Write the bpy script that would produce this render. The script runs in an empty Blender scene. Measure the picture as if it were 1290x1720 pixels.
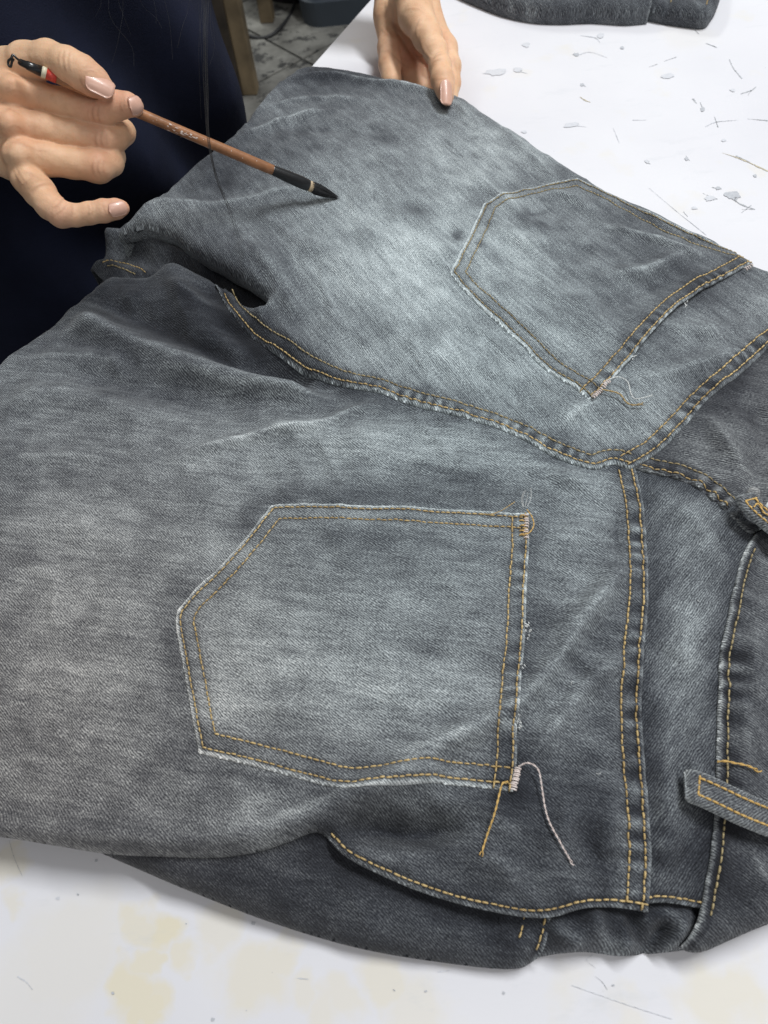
import bpy, math
import numpy as np
from mathutils import Vector, Matrix
import openvdb

rng = np.random.default_rng(7)
scene = bpy.context.scene
COL = scene.collection
R_ = math.radians

# ------------------------------------------------------------------ camera
FPX, CX, CY = 1242.0, 645.0, 860.0
PITCH, ROLL, CAMH = R_(58.1), R_(-6.0), 0.385
_cp, _sp = math.cos(PITCH), math.sin(PITCH)
_fw = np.array([0, _cp, -_sp]); _rt = np.array([1.0, 0, 0]); _up = np.cross(_rt, _fw)
CR = np.array([_rt*math.cos(ROLL)+_up*math.sin(ROLL), -_rt*math.sin(ROLL)+_up*math.cos(ROLL), _fw])
CPOS = np.array([0, 0, CAMH])
cam = bpy.data.cameras.new('camera')
cam.sensor_fit = 'VERTICAL'; cam.sensor_height = 24.0; cam.lens = 24.0*FPX/1720.0
cam.clip_start = 0.01; cam.clip_end = 50
cam.dof.use_dof = True; cam.dof.focus_distance = 0.46; cam.dof.aperture_fstop = 9.0
camo = bpy.data.objects.new('camera', cam); COL.objects.link(camo)
M = Matrix.Identity(4)
for i in range(3):
    M[i][0] = CR[0][i]; M[i][1] = CR[1][i]; M[i][2] = -CR[2][i]; M[i][3] = CPOS[i]
camo.matrix_world = M
scene.camera = camo

# ------------------------------------------------------------------ light
world = bpy.data.worlds.new('World'); scene.world = world; world.use_nodes = True
world.node_tree.nodes['Background'].inputs[0].default_value = (0.93, 0.97, 1.0, 1)
world.node_tree.nodes['Background'].inputs[1].default_value = 0.22

def area(name, loc, target, sx, sy, power, col):
    l = bpy.data.lights.new(name, 'AREA'); l.shape = 'RECTANGLE'; l.size = sx; l.size_y = sy
    l.energy = power; l.color = col
    o = bpy.data.objects.new(name, l); COL.objects.link(o); o.location = loc
    d = Vector(target)-Vector(loc); o.rotation_euler = d.to_track_quat('-Z', 'Y').to_euler()
    return o
area('overhead_area_light', (0.95, 0.95, 2.35), (0.05, 0.40, 0), 1.3, 0.25, 56, (0.95, 0.98, 1.0))
area('overhead_area_light', (-0.9, 3.6, 2.3), (-0.1, 2.6, -0.7), 1.3, 0.35, 42, (0.97, 1.0, 0.96))  # added out of view to brighten the floor behind the table
area('overhead_area_light', (0.55, -0.75, 1.75), (0.05, 0.3, 0), 1.3, 0.35, 7.5, (1.0, 0.97, 0.94))

scene.view_settings.view_transform = 'Standard'
scene.view_settings.look = 'None'
scene.view_settings.exposure = 0.08
scene.view_settings.gamma = 1.0
scene.cycles.use_denoising = True
scene.cycles.denoising_prefilter = 'NONE'
scene.cycles.max_bounces = 6

# ------------------------------------------------------------------ helpers
def ray(u, v):
    u = np.asarray(u, float); v = np.asarray(v, float)
    d = np.stack([(u-CX)/FPX, -(v-CY)/FPX, np.ones_like(u)], -1)
    return d @ CR
def at(u, v, z=0.0):
    d = ray(u, v); t = (np.asarray(z)-CAMH)/d[..., 2]
    return CPOS + d*t[..., None]
def dep(u, v, D):
    return CPOS + ray(u, v)*D

def tag(o, label=None, cat=None, group=None, kind=None):
    if label: o['label'] = label
    if cat: o['category'] = cat
    if group: o['group'] = group
    if kind: o['kind'] = kind
    return o
def empty(name, loc=(0, 0, 0)):
    o = bpy.data.objects.new(name, None); o.location = loc; o.empty_display_size = 0.05
    COL.objects.link(o); return o
def mesh_obj(name, V, F, mat, parent=None, smooth=True, kind=None):
    me = bpy.data.meshes.new(name)
    V = np.asarray(V, np.float64)
    if isinstance(F, np.ndarray) and F.ndim == 2:
        k = F.shape[1]
        me.vertices.add(len(V)); me.vertices.foreach_set('co', V.astype(np.float32).ravel())
        me.loops.add(F.size); me.loops.foreach_set('vertex_index', F.astype(np.int32).ravel())
        me.polygons.add(len(F)); me.polygons.foreach_set('loop_start', np.arange(0, F.size, k, dtype=np.int32))
        me.update(calc_edges=True); me.validate()
    else:
        me.from_pydata([tuple(p) for p in V], [], [tuple(int(i) for i in f) for f in F]); me.update()
    if smooth: me.polygons.foreach_set('use_smooth', np.ones(len(me.polygons), bool))
    if mat: me.materials.append(mat)
    o = bpy.data.objects.new(name, me); COL.objects.link(o)
    if parent is not None:
        o.parent = parent
        o.matrix_parent_inverse = Matrix.Translation(-Vector(world_loc(parent)))
    if kind: o['kind'] = kind
    return o
def world_loc(o):
    l = Vector(o.location); p = o.parent
    return l
def set_attr(o, name, vals):
    a = o.data.attributes.new(name, 'FLOAT', 'POINT'); a.data.foreach_set('value', np.asarray(vals, np.float32))

def catmull(P, step):
    P = np.asarray(P, float)
    if len(P) < 3:
        n = max(2, int(np.linalg.norm(P[1]-P[0])/step)+1); t = np.linspace(0, 1, n)[:, None]
        return P[0]*(1-t)+P[1]*t
    Q = np.vstack([2*P[0]-P[1], P, 2*P[-1]-P[-2]]); out = []
    for i in range(1, len(Q)-2):
        p0, p1, p2, p3 = Q[i-1:i+3]
        n = max(1, int(np.ceil(np.linalg.norm(p2-p1)/step)))
        a = 0.5
        d01 = max(np.linalg.norm(p1-p0)**a, 1e-9); d12 = max(np.linalg.norm(p2-p1)**a, 1e-9); d23 = max(np.linalg.norm(p3-p2)**a, 1e-9)
        m1 = (p1-p0)/d01-(p2-p0)/(d01+d12)+(p2-p1)/d12
        m2 = (p2-p1)/d12-(p3-p1)/(d12+d23)+(p3-p2)/d23
        m1 = m1*d12; m2 = m2*d12
        t = np.arange(n)[:, None]/n
        out.append((2*t**3-3*t**2+1)*p1+(t**3-2*t**2+t)*m1+(-2*t**3+3*t**2)*p2+(t**3-t**2)*m2)
    return np.vstack(out+[P[-1:]])

def pdist(P, L, maxd=None):
    """distance, arc length and signed side of points P (n,2) to polyline L (m,2)"""
    n = len(P); D = np.full(n, 1e9); S = np.zeros(n); G = np.zeros(n)
    if maxd is not None:
        lo = L.min(0)-maxd; hi = L.max(0)+maxd
        idx = np.where(((P > lo) & (P < hi)).all(1))[0]
    else: idx = np.arange(n)
    if len(idx) == 0: return D, S, G
    Q = P[idx]; d = np.full(len(idx), 1e9); s = np.zeros(len(idx)); g = np.zeros(len(idx)); acc = 0.0
    for i in range(len(L)-1):
        a, b = L[i], L[i+1]; ab = b-a; l2 = ab@ab
        if l2 < 1e-14: continue
        if maxd is not None:
            k = np.where(((Q > np.minimum(a, b)-maxd) & (Q < np.maximum(a, b)+maxd)).all(1))[0]
            if len(k) == 0: acc += math.sqrt(l2); continue
        else: k = slice(None)
        q = Q[k]-a; t = np.clip((q@ab)/l2, 0, 1); r = q-t[:, None]*ab
        dd = np.sqrt((r**2).sum(1)); dk = d[k]; m = dd < dk
        cr = (ab[0]*q[:, 1]-ab[1]*q[:, 0])
        sk = s[k]; gk = g[k]
        dk[m] = dd[m]; sk[m] = acc+t[m]*math.sqrt(l2); gk[m] = np.sign(cr[m])
        d[k] = dk; s[k] = sk; g[k] = gk
        acc += math.sqrt(l2)
    D[idx] = d; S[idx] = s; G[idx] = g
    return D, S, G

_nt = np.random.default_rng(3).random((256, 256))
def vnoise(x, y):
    xi = np.floor(x).astype(int); yi = np.floor(y).astype(int); fx = x-xi; fy = y-yi
    fx = fx*fx*(3-2*fx); fy = fy*fy*(3-2*fy)
    a = _nt[xi % 256, yi % 256]; b = _nt[(xi+1) % 256, yi % 256]; c = _nt[xi % 256, (yi+1) % 256]; d = _nt[(xi+1) % 256, (yi+1) % 256]
    return (a*(1-fx)+b*fx)*(1-fy)+(c*(1-fx)+d*fx)*fy
def fbm(x, y, o=3):
    r = 0; a = 0.5
    for i in range(o): r = r+a*(vnoise(x*2**i+17*i, y*2**i+5*i)-0.5); a *= 0.5
    return r

# ------------------------------------------------------------------ materials
def new_mat(name):
    m = bpy.data.materials.new(name); m.use_nodes = True
    nt = m.node_tree; b = nt.nodes['Principled BSDF']; return m, nt, b
def nd(nt, t, **kw):
    n = nt.nodes.new(t)
    for k, v in kw.items():
        if k.startswith('i_'): n.inputs[k[2:].replace('_', ' ')].default_value = v
        else: setattr(n, k, v)
    return n
def mth(nt, op, a, b=None, c=None):
    n = nt.nodes.new('ShaderNodeMath'); n.operation = op
    for i, x in enumerate((a, b, c)):
        if x is None: continue
        if isinstance(x, (int, float)): n.inputs[i].default_value = x
        else: nt.links.new(x, n.inputs[i])
    return n.outputs[0]
def ramp(nt, fac, stops):
    r = nt.nodes.new('ShaderNodeValToRGB')
    el = r.color_ramp.elements
    while len(el) < len(stops): el.new(0.5)
    for e, (p, c) in zip(el, stops): e.position = p; e.color = (*c, 1)
    nt.links.new(fac, r.inputs[0]); return r.outputs[0]
def simple(name, col, rough=0.6, noise=0.0, scale=40, bump=0.0, bscale=200, spec=0.5, metal=0.0, coat=0.0, rnoise=0.0):
    m, nt, b = new_mat(name)
    b.inputs['Roughness'].default_value = rough; b.inputs['Metallic'].default_value = metal
    b.inputs['Specular IOR Level'].default_value = spec; b.inputs['Coat Weight'].default_value = coat
    tc = nd(nt, 'ShaderNodeTexCoord')
    n = nd(nt, 'ShaderNodeTexNoise'); n.inputs['Scale'].default_value = scale; n.inputs['Detail'].default_value = 5
    nt.links.new(tc.outputs['Object'], n.inputs['Vector'])
    c = np.array(col)
    nt.links.new(ramp(nt, n.outputs['Fac'], [(0.3, tuple(c*(1-noise))), (0.7, tuple(np.minimum(c*(1+noise), 1)))]), b.inputs['Base Color'])
    if bump:
        n2 = nd(nt, 'ShaderNodeTexNoise'); n2.inputs['Scale'].default_value = bscale; n2.inputs['Detail'].default_value = 4
        nt.links.new(tc.outputs['Object'], n2.inputs['Vector'])
        bp = nd(nt, 'ShaderNodeBump'); bp.inputs['Strength'].default_value = bump; bp.inputs['Distance'].default_value = 0.001
        nt.links.new(n2.outputs['Fac'], bp.inputs['Height']); nt.links.new(bp.outputs[0], b.inputs['Normal'])
    return m

def denim_mat(name='denim', contrast=1.0):
    m, nt, b = new_mat(name)
    b.inputs['Roughness'].default_value = 0.93; b.inputs['Specular IOR Level'].default_value = 0.12
    b.inputs['Sheen Weight'].default_value = 0.12; b.inputs['Sheen Roughness'].default_value = 0.6
    uv = nd(nt, 'ShaderNodeUVMap'); uv.uv_map = 'uv'
    fade = nd(nt, 'ShaderNodeAttribute'); fade.attribute_name = 'fade'
    sep = nd(nt, 'ShaderNodeSeparateXYZ'); nt.links.new(uv.outputs[0], sep.inputs[0])
    # uv is in centimetres: x along the twill line, y across it
    def noise(sx, sy, detail=2, rough=0.5, off=0.0):
        mp = nd(nt, 'ShaderNodeMapping'); mp.inputs['Scale'].default_value = (sx, sy, 1); mp.inputs['Location'].default_value = (off, off, 0)
        nt.links.new(uv.outputs[0], mp.inputs['Vector'])
        n = nd(nt, 'ShaderNodeTexNoise'); n.noise_dimensions = '2D'; n.inputs['Scale'].default_value = 1; n.inputs['Detail'].default_value = detail
        n.inputs['Roughness'].default_value = rough
        nt.links.new(mp.outputs[0], n.inputs['Vector']); return n.outputs['Fac']
    warp = mth(nt, 'MULTIPLY', mth(nt, 'SUBTRACT', noise(0.6, 0.9, 3), 0.5), 0.34)
    warp2 = mth(nt, 'MULTIPLY', mth(nt, 'SUBTRACT', noise(6, 6, 1, off=9.0), 0.5), 0.05)
    y = mth(nt, 'ADD', mth(nt, 'ADD', sep.outputs[1], warp), warp2)
    s = mth(nt, 'SINE', mth(nt, 'MULTIPLY', y, 2*math.pi/0.104))          # twill ribs 1.1 mm apart
    # weft flecks along the ribs
    flecks = mth(nt, 'SUBTRACT', noise(7.5, 14, 2, 0.65), 0.5)
    slub = mth(nt, 'SUBTRACT', noise(1.2, 9, 3, 0.6, 4.0), 0.5)
    # warp-way streaks run about 60 degrees off the twill line
    mp = nd(nt, 'ShaderNodeMapping'); uv2 = nd(nt, 'ShaderNodeUVMap'); uv2.uv_map = 'warp'
    nt.links.new(uv2.outputs[0], mp.inputs['Vector'])
    mp2 = nd(nt, 'ShaderNodeMapping'); mp2.inputs['Scale'].default_value = (0.45, 4.5, 1); nt.links.new(mp.outputs[0], mp2.inputs['Vector'])
    st = nd(nt, 'ShaderNodeTexNoise'); st.noise_dimensions = '2D'; st.inputs['Scale'].default_value = 1; st.inputs['Detail'].default_value = 4; st.inputs['Roughness'].default_value = 0.65
    nt.links.new(mp2.outputs[0], st.inputs['Vector'])
    streak = mth(nt, 'SUBTRACT', st.outputs['Fac'], 0.5)
    cloud = mth(nt, 'SUBTRACT', noise(0.55, 0.55, 5, 0.62, 31.0), 0.5)
    pat = mth(nt, 'ADD', mth(nt, 'MULTIPLY', s, 0.15*contrast), mth(nt, 'MULTIPLY', flecks, 1.0*contrast))
    pat = mth(nt, 'ADD', pat, mth(nt, 'MULTIPLY', slub, 0.16))
    pat = mth(nt, 'ADD', pat, mth(nt, 'MULTIPLY', streak, 0.42))
    # relative contrast: darker cloth shows less
    amp = mth(nt, 'ADD', mth(nt, 'MULTIPLY', fade.outputs['Fac'], 0.75), 0.42)
    t = mth(nt, 'ADD', fade.outputs['Fac'], mth(nt, 'MULTIPLY', pat, amp))
    t = mth(nt, 'ADD', t, mth(nt, 'MULTIPLY', cloud, 0.18))
    tn = nd(nt, 'ShaderNodeClamp'); nt.links.new(t, tn.inputs[0])
    col = ramp(nt, tn.outputs[0], [(0.0, (0.012, 0.013, 0.017)), (0.22, (0.040, 0.044, 0.053)), (0.45, (0.142, 0.153, 0.165)), (0.7, (0.38, 0.415, 0.425)), (1.0, (0.78, 0.82, 0.825))])
    # warm tint where the attribute says so
    wa = nd(nt, 'ShaderNodeAttribute'); wa.attribute_name = 'warm'
    mx = nd(nt, 'ShaderNodeMix'); mx.data_type = 'RGBA'; mx.blend_type = 'MULTIPLY'
    nt.links.new(wa.outputs['Fac'], mx.inputs[0]); nt.links.new(col, mx.inputs[6]); mx.inputs[7].default_value = (1.12, 0.98, 0.90, 1)
    ca = nd(nt, 'ShaderNodeAttribute'); ca.attribute_name = 'cool'
    mxc = nd(nt, 'ShaderNodeMix'); mxc.data_type = 'RGBA'; mxc.blend_type = 'MULTIPLY'
    nt.links.new(ca.outputs['Fac'], mxc.inputs[0]); nt.links.new(mx.outputs[2], mxc.inputs[6]); mxc.inputs[7].default_value = (0.90, 1.01, 1.03, 1)
    nt.links.new(mxc.outputs[2], b.inputs['Base Color'])
    bp = nd(nt, 'ShaderNodeBump'); bp.inputs['Strength'].default_value = 0.5; bp.inputs['Distance'].default_value = 0.0005
    hh = mth(nt, 'ADD', mth(nt, 'MULTIPLY', s, 0.35), mth(nt, 'MULTIPLY', flecks, 1.6))
    nt.links.new(hh, bp.inputs['Height']); nt.links.new(bp.outputs[0], b.inputs['Normal'])
    return m
DENIM = denim_mat()

def thread_mat(name, c1, c2):
    m, nt, b = new_mat(name); b.inputs['Roughness'].default_value = 0.6
    tc = nd(nt, 'ShaderNodeTexCoord'); n = nd(nt, 'ShaderNodeTexNoise'); n.inputs['Scale'].default_value = 900; n.inputs['Detail'].default_value = 2
    n2 = nd(nt, 'ShaderNodeTexNoise'); n2.inputs['Scale'].default_value = 25
    nt.links.new(tc.outputs['Object'], n.inputs['Vector']); nt.links.new(tc.outputs['Object'], n2.inputs['Vector'])
    f = mth(nt, 'ADD', mth(nt, 'MULTIPLY', n.outputs['Fac'], 0.6), mth(nt, 'MULTIPLY', n2.outputs['Fac'], 0.5))
    nt.links.new(ramp(nt, f, [(0.35, c1), (0.72, c2)]), b.inputs['Base Color'])
    return m
GOLD = thread_mat('gold_thread', (0.27, 0.175, 0.065), (0.72, 0.53, 0.24))
GOLD_DULL = thread_mat('dull_gold_thread', (0.19, 0.145, 0.075), (0.50, 0.40, 0.21))
GOLD_BRIGHT = thread_mat('bright_gold_thread', (0.45, 0.26, 0.06), (0.75, 0.50, 0.17))
PINK = thread_mat('pale_pink_thread', (0.62, 0.50, 0.46), (0.88, 0.80, 0.76))
WHITE_T = thread_mat('white_thread', (0.55, 0.57, 0.56), (0.85, 0.86, 0.84))

# ------------------------------------------------------------------ shape of the lying jeans (height above the table)
HP = [  # pixel u, v, height in m
 (0,1380,.022),(0,1200,.030),(0,1000,.033),(0,800,.034),(0,640,.032),(-120,1400,.02),(-120,900,.03),(-120,600,.03),
 (200,1400,.024),(200,1150,.031),(200,900,.034),(200,700,.033),(150,560,.034),(290,470,.036),(400,620,.030),
 (420,1350,.026),(420,1050,.033),(500,850,.035),(550,700,.032),(600,1230,.031),(700,1000,.035),(750,780,.036),
 (750,1400,.027),(900,1480,.026),(950,1200,.033),(980,950,.036),(1000,800,.037),(1150,1450,.026),(1150,1150,.034),(1150,900,.037),
 (1290,1500,.022),(1290,1250,.032),(1290,1000,.035),(1290,800,.038),(1290,650,.036),(1290,480,.028),
 (1150,600,.036),(1150,450,.027),(1000,600,.038),(1000,380,.024),(900,480,.034),(880,260,.020),(760,180,.024),(750,350,.034),
 (650,500,.040),(560,600,.037),(480,470,.043),(380,360,.043),(270,350,.042),(450,230,.038),(560,130,.030),(640,280,.040),(530,350,.044),
 (900,1600,.018),(1100,1590,.016),(500,1520,.018),(1400,1400,.02),(1400,1000,.03),(1400,700,.03),
]
_hp = np.array(HP); _hxy = at(_hp[:, 0], _hp[:, 1], 0.03)[:, :2]
def _phi(r): return np.sqrt(r*r+0.03**2)
_K = _phi(np.linalg.norm(_hxy[:, None]-_hxy[None], axis=2))+np.eye(len(_hxy))*(-0.004)
_A = np.block([[_K, np.c_[np.ones(len(_hxy)), _hxy]], [np.r_[np.ones((1, len(_hxy))), _hxy.T], np.zeros((3, 3))]])
_w = np.linalg.solve(_A, np.r_[_hp[:, 2], 0, 0, 0])
def rbf(P):
    r = np.full(len(P), 0.0)
    for i in range(len(_hxy)):
        r += _w[i]*_phi(np.sqrt(((P-_hxy[i])**2).sum(1)))
    return r+_w[-3]+P@_w[-2:]
_gx0, _gy0, _gs = -0.75, -0.35, 0.004
_gx = np.arange(0, 400); _gy = np.arange(0, 400)
_GX, _GY = np.meshgrid(_gx0+_gx*_gs, _gy0+_gy*_gs, indexing='ij')
_HG = np.clip(rbf(np.c_[_GX.ravel(), _GY.ravel()]), 0.010, 0.05).reshape(400, 400)
def base_h(P):
    x = np.clip((P[:, 0]-_gx0)/_gs, 0, 398.99); y = np.clip((P[:, 1]-_gy0)/_gs, 0, 398.99)
    xi = x.astype(int); yi = y.astype(int); fx = x-xi; fy = y-yi
    g = _HG
    return (g[xi, yi]*(1-fx)+g[xi+1, yi]*fx)*(1-fy)+(g[xi, yi+1]*(1-fx)+g[xi+1, yi+1]*fx)*fy
def px2xy(pts, z=0.033, step=0.003, smooth=True, hf=None):
    pts = np.asarray(pts, float)
    zz = np.full(len(pts), z)
    hf = hf or base_h
    for _ in range(8):
        P = at(pts[:, 0], pts[:, 1], zz); zz = 0.5*zz+0.5*hf(P[:, :2])
    P = at(pts[:, 0], pts[:, 1], zz)[:, :2]
    return catmull(P, step) if smooth else P

# creases shared by every cloth layer: pixel line, height (m), half width (m), bleach, which side stays ('' both, 'L'/'R' steeper)
CREASES = [
 ([(0,690),(60,670),(130,668),(200,690),(260,720)], .0034, .011, .07), ([(95,575),(120,565),(150,562),(200,568)], .0022, .008, .06),
 ([(180,495),(205,500),(240,520)], .0022, .008, .05), ([(300,560),(360,575),(430,600)], .0022, .007, .07), ([(0,900),(80,880),(180,900),(260,940)], .0016, .012, .05),
 ([(430,700),(520,735),(620,740),(700,725)], .0022, .009, .08), ([(560,760),(660,770),(760,790),(840,800)], .0018, .010, .06),
 ([(900,800),(950,810),(1000,830)], .0024, .006, .06), ([(905,930),(960,900),(1020,890)], .0018, .007, .06), ([(900,1100),(960,1050),(1030,990)], .0020, .007, .06),
 ([(930,1480),(945,1400),(990,1330)], .0026, .007, .05), ([(700,1380),(800,1370),(880,1400)], .0026, .009, .06), ([(760,1440),(840,1455),(900,1500)], .0020, .007, .05),
 ([(600,400),(700,420),(800,440)], .0014, .012, .04), ([(480,420),(560,440),(620,480)], .0016, .010, .05), ([(660,560),(720,600),(820,640)], .0014, .010, .05),
 ([(840,390),(880,420),(940,425)], .0018, .007, .05), ([(900,340),(950,345),(1000,375)], .0020, .006, .08), ([(1100,550),(1160,570),(1230,560)], .0024, .008, .05),
 ([(1110,830),(1170,880),(1200,930)], .0020, .008, .06), ([(1130,1200),(1120,1260),(1130,1330)], .0018, .007, .06), ([(1270,1040),(1262,1120),(1275,1200)], .0022, .006, .06),
 ([(1240,980),(1262,1010),(1290,1030)], .0022, .005, .06), ([(1225,1290),(1250,1330),(1290,1345)], .0020, .006, .04),

 ([(560,1385),(640,1325),(760,1245),(860,1190),(930,1120),(1000,1015),(1055,940)], .0030, .006, .10),
 ([(880,1290),(940,1210),(1010,1130),(1060,1110)], .0022, .005, .06),
 ([(300,775),(360,757),(450,735),(540,722),(600,695),(640,685)], .0024, .0045, .17),
 ([(130,535),(180,566),(260,600),(380,640),(460,660),(540,668)], .0062, .009, .14),
 ([(250,625),(330,640),(400,662),(470,668),(550,675)], .002, .005, .14),
 ([(50,612),(80,604),(140,605),(240,625)], .0018, .006, .08),
 ([(0,780),(60,772),(130,770),(200,782)], .0015, .006, .12),
 ([(280,485),(330,510),(380,530),(430,540)], .0028, .006, .06),
 ([(560,330),(480,330),(400,350),(300,362),(230,368)], .0013, .006, .14),
 ([(640,300),(600,340)], .001, .004, .0),
 ([(495,140),(560,140),(620,148),(690,160),(760,185),(800,215)], .0022, .005, .22),
 ([(395,245),(450,222),(510,205),(560,195)], .0020, .005, .16),
 ([(430,195),(520,175),(620,180)], .001, .004, .10),
 ([(470,590),(440,540),(450,520),(480,560),(500,600)], .001, .005, .08),
 ([(420,420),(460,470),(490,520),(500,560)], .0035, .008, .05),
 ([(860,240),(920,300),(940,330)], .0018, .008, .10),
 ([(780,290),(850,350),(900,400),(960,430)], .0015, .008, .06),
 ([(1010,480),(1080,470),(1130,450),(1160,440)], .0028, .007, .14),
 ([(1010,395),(1080,415),(1180,450)], .0025, .005, .14),
 ([(930,500),(980,530),(1020,600)], .0016, .008, -.06),
 ([(1010,680),(970,700),(930,730)], .002, .006, .12),
 ([(1060,650),(1120,640),(1180,620),(1240,600)], .002, .006, .08),
 ([(1290,560),(1240,600),(1180,690),(1150,720)], .001, .005, .03),
 ([(640,1290),(700,1262),(780,1240),(850,1225)], .0015, .006, .10),
 ([(370,1200),(420,1190),(520,1195)], .0012, .006, .08),
 ([(1110,1290),(1120,1400),(1105,1500)], .0022, .006, .02),
 ([(1160,1000),(1150,1080),(1160,1160)], .0016, .009, .08),
 ([(1240,1150),(1250,1250),(1240,1350)], .0018, .006, .05),
 ([(1255,1420),(1285,1490)], .0014, .004, .12),
 ([(1000,1490),(1020,1400),(1040,1330)], .0025, .006, .0),
 ([(560,1420),(640,1440),(730,1440)], .0018, .008, .10),
 ([(320,1345),(420,1350),(520,1325),(600,1300)], .0015, .008, .04),
 ([(650,1080),(760,1050),(840,1040)], .0006, .01, .0),
 ([(1180,700),(1220,760),(1250,800)], .0030, .006, .10),
 ([(1110,700),(1150,760)], .0016, .005, .04),
]
VALLEYS = [  # last value darkens the cloth, painting the shade in each fold
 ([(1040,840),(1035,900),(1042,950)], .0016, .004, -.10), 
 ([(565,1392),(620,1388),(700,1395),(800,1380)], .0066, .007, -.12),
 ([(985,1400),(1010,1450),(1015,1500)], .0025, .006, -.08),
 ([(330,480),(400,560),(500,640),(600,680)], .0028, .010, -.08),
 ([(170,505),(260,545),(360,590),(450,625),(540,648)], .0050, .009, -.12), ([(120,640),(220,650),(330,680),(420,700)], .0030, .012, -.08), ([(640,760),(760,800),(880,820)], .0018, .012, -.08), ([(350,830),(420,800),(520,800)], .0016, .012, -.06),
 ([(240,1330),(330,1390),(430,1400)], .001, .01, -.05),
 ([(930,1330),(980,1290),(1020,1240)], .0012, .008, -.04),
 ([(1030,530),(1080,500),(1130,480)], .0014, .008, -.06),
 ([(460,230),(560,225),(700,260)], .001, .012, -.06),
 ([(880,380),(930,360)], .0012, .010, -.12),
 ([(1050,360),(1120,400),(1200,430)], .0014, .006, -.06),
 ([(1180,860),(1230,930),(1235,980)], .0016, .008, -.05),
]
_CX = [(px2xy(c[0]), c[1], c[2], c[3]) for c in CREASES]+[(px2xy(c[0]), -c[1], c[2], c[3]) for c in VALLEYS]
# bleached areas, plus shade of folds and rolled edges painted in: u, v, radius u px, radius v px, amount
FADE_SHADE = [
 (600,1080,190,130,.12),(690,1180,120,70,.05),(400,1130,50,120,.07),(960,980,60,90,.08),(960,1180,60,60,.03),(930,1370,150,100,-.15),(1010,1420,40,130,-.10),(640,1410,120,50,-.08),(1120,900,40,90,-.03),(1240,1420,70,120,-.10),(1230,680,80,80,-.06),(1150,470,110,70,-.08),(1060,560,90,40,-.08),(700,760,300,60,.06),(40,820,120,60,-.05),(700,880,260,20,.06),
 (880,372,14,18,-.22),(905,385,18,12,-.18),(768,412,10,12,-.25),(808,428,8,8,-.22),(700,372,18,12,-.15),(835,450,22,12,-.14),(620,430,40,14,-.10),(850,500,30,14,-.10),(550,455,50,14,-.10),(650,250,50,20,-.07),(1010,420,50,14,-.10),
 (690,470,210,120,.18),(640,330,190,120,.05),(800,250,140,80,.10),(560,560,120,60,.10),(930,600,150,60,.10),(860,640,110,50,.06),
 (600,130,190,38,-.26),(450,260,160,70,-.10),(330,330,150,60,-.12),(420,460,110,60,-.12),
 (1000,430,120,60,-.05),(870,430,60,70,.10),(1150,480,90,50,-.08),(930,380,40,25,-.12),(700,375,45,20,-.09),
 (180,1000,200,160,.10),(120,1250,220,110,.06),(60,1380,200,50,-.10),(330,560,220,70,-.13),(150,500,150,60,-.07),
 (420,790,200,40,.08),(760,740,240,50,.06),(640,880,200,40,.03),(960,860,90,70,.06),(960,1080,80,120,-.02),
 (880,1420,180,100,-.10),(700,1460,200,60,-.06),(1150,1050,60,170,.07),(1150,1450,60,110,-.09),(1270,1480,70,120,-.06),(1250,1150,50,130,-.02),
 (1150,620,110,60,-.08),(1230,700,90,90,-.04),(560,1100,230,130,-.03),(350,940,60,60,.06),(380,1180,60,60,.10),(1230,820,90,50,-.02),
 (400,560,190,60,-.17),(220,480,170,70,-.15),(150,620,160,50,-.06),(480,640,90,40,-.06),(350,300,120,60,-.08),(560,200,150,50,-.06),(150,900,120,60,.05),(90,1130,110,70,.06),(300,1290,120,40,-.08),(1040,900,30,120,-.06),(740,480,110,60,.06),(640,620,90,30,.08),(820,370,16,40,-.02),(760,600,100,30,.05),(90,700,200,60,.03),(230,670,220,40,-.05),
]
_FX = []
for (u, v, ru, rv, a) in FADE_SHADE:
    c = at(u, v, 0.033)[:2]; eu = at(u+ru, v, 0.033)[:2]-c; ev = at(u, v+rv, 0.033)[:2]-c
    _FX.append((c, np.linalg.inv(np.stack([eu, ev], 1)), a))
def fade_shade_fn(P, base):
    f = np.full(len(P), float(base))
    for c, Mi, a in _FX:
        q = (P-c)@Mi.T; r2 = (q**2).sum(1); m = r2 < 6
        f[m] += a*np.exp(-1.1*r2[m])
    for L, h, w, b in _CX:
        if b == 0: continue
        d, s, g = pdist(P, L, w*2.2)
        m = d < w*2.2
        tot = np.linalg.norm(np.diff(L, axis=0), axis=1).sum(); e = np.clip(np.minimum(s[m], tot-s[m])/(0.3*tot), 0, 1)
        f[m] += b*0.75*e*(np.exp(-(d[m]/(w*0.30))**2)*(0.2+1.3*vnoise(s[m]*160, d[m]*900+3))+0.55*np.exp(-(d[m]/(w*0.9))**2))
    f += 0.10*fbm(P[:, 0]*30+5, P[:, 1]*30, 4)+0.13*fbm(P[:, 0]*120+5, P[:, 1]*120, 3)
    return f
def crease_h(P):
    z = np.zeros(len(P))
    for L, h, w, b in _CX:
        d, s, g = pdist(P, L, w*3)
        m = d < w*3
        tot = np.linalg.norm(np.diff(L, axis=0), axis=1).sum()
        e = np.clip(np.minimum(s[m], tot-s[m])/(0.02), 0, 1)
        z[m] += 1.8*h*np.exp(-(d[m]/w)**2)*(0.25+0.75*e*e*(3-2*e))
    n1 = fbm(P[:, 0]*34+P[:, 1]*14, P[:, 1]*26-P[:, 0]*6+9, 3); z += 0.0030*fbm(P[:, 0]*22, P[:, 1]*22+9, 2)+0.0046*np.maximum(0, .16-np.abs(n1))*2.2+0.0012*fbm(P[:, 0]*85, P[:, 1]*85, 3)
    return z
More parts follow.
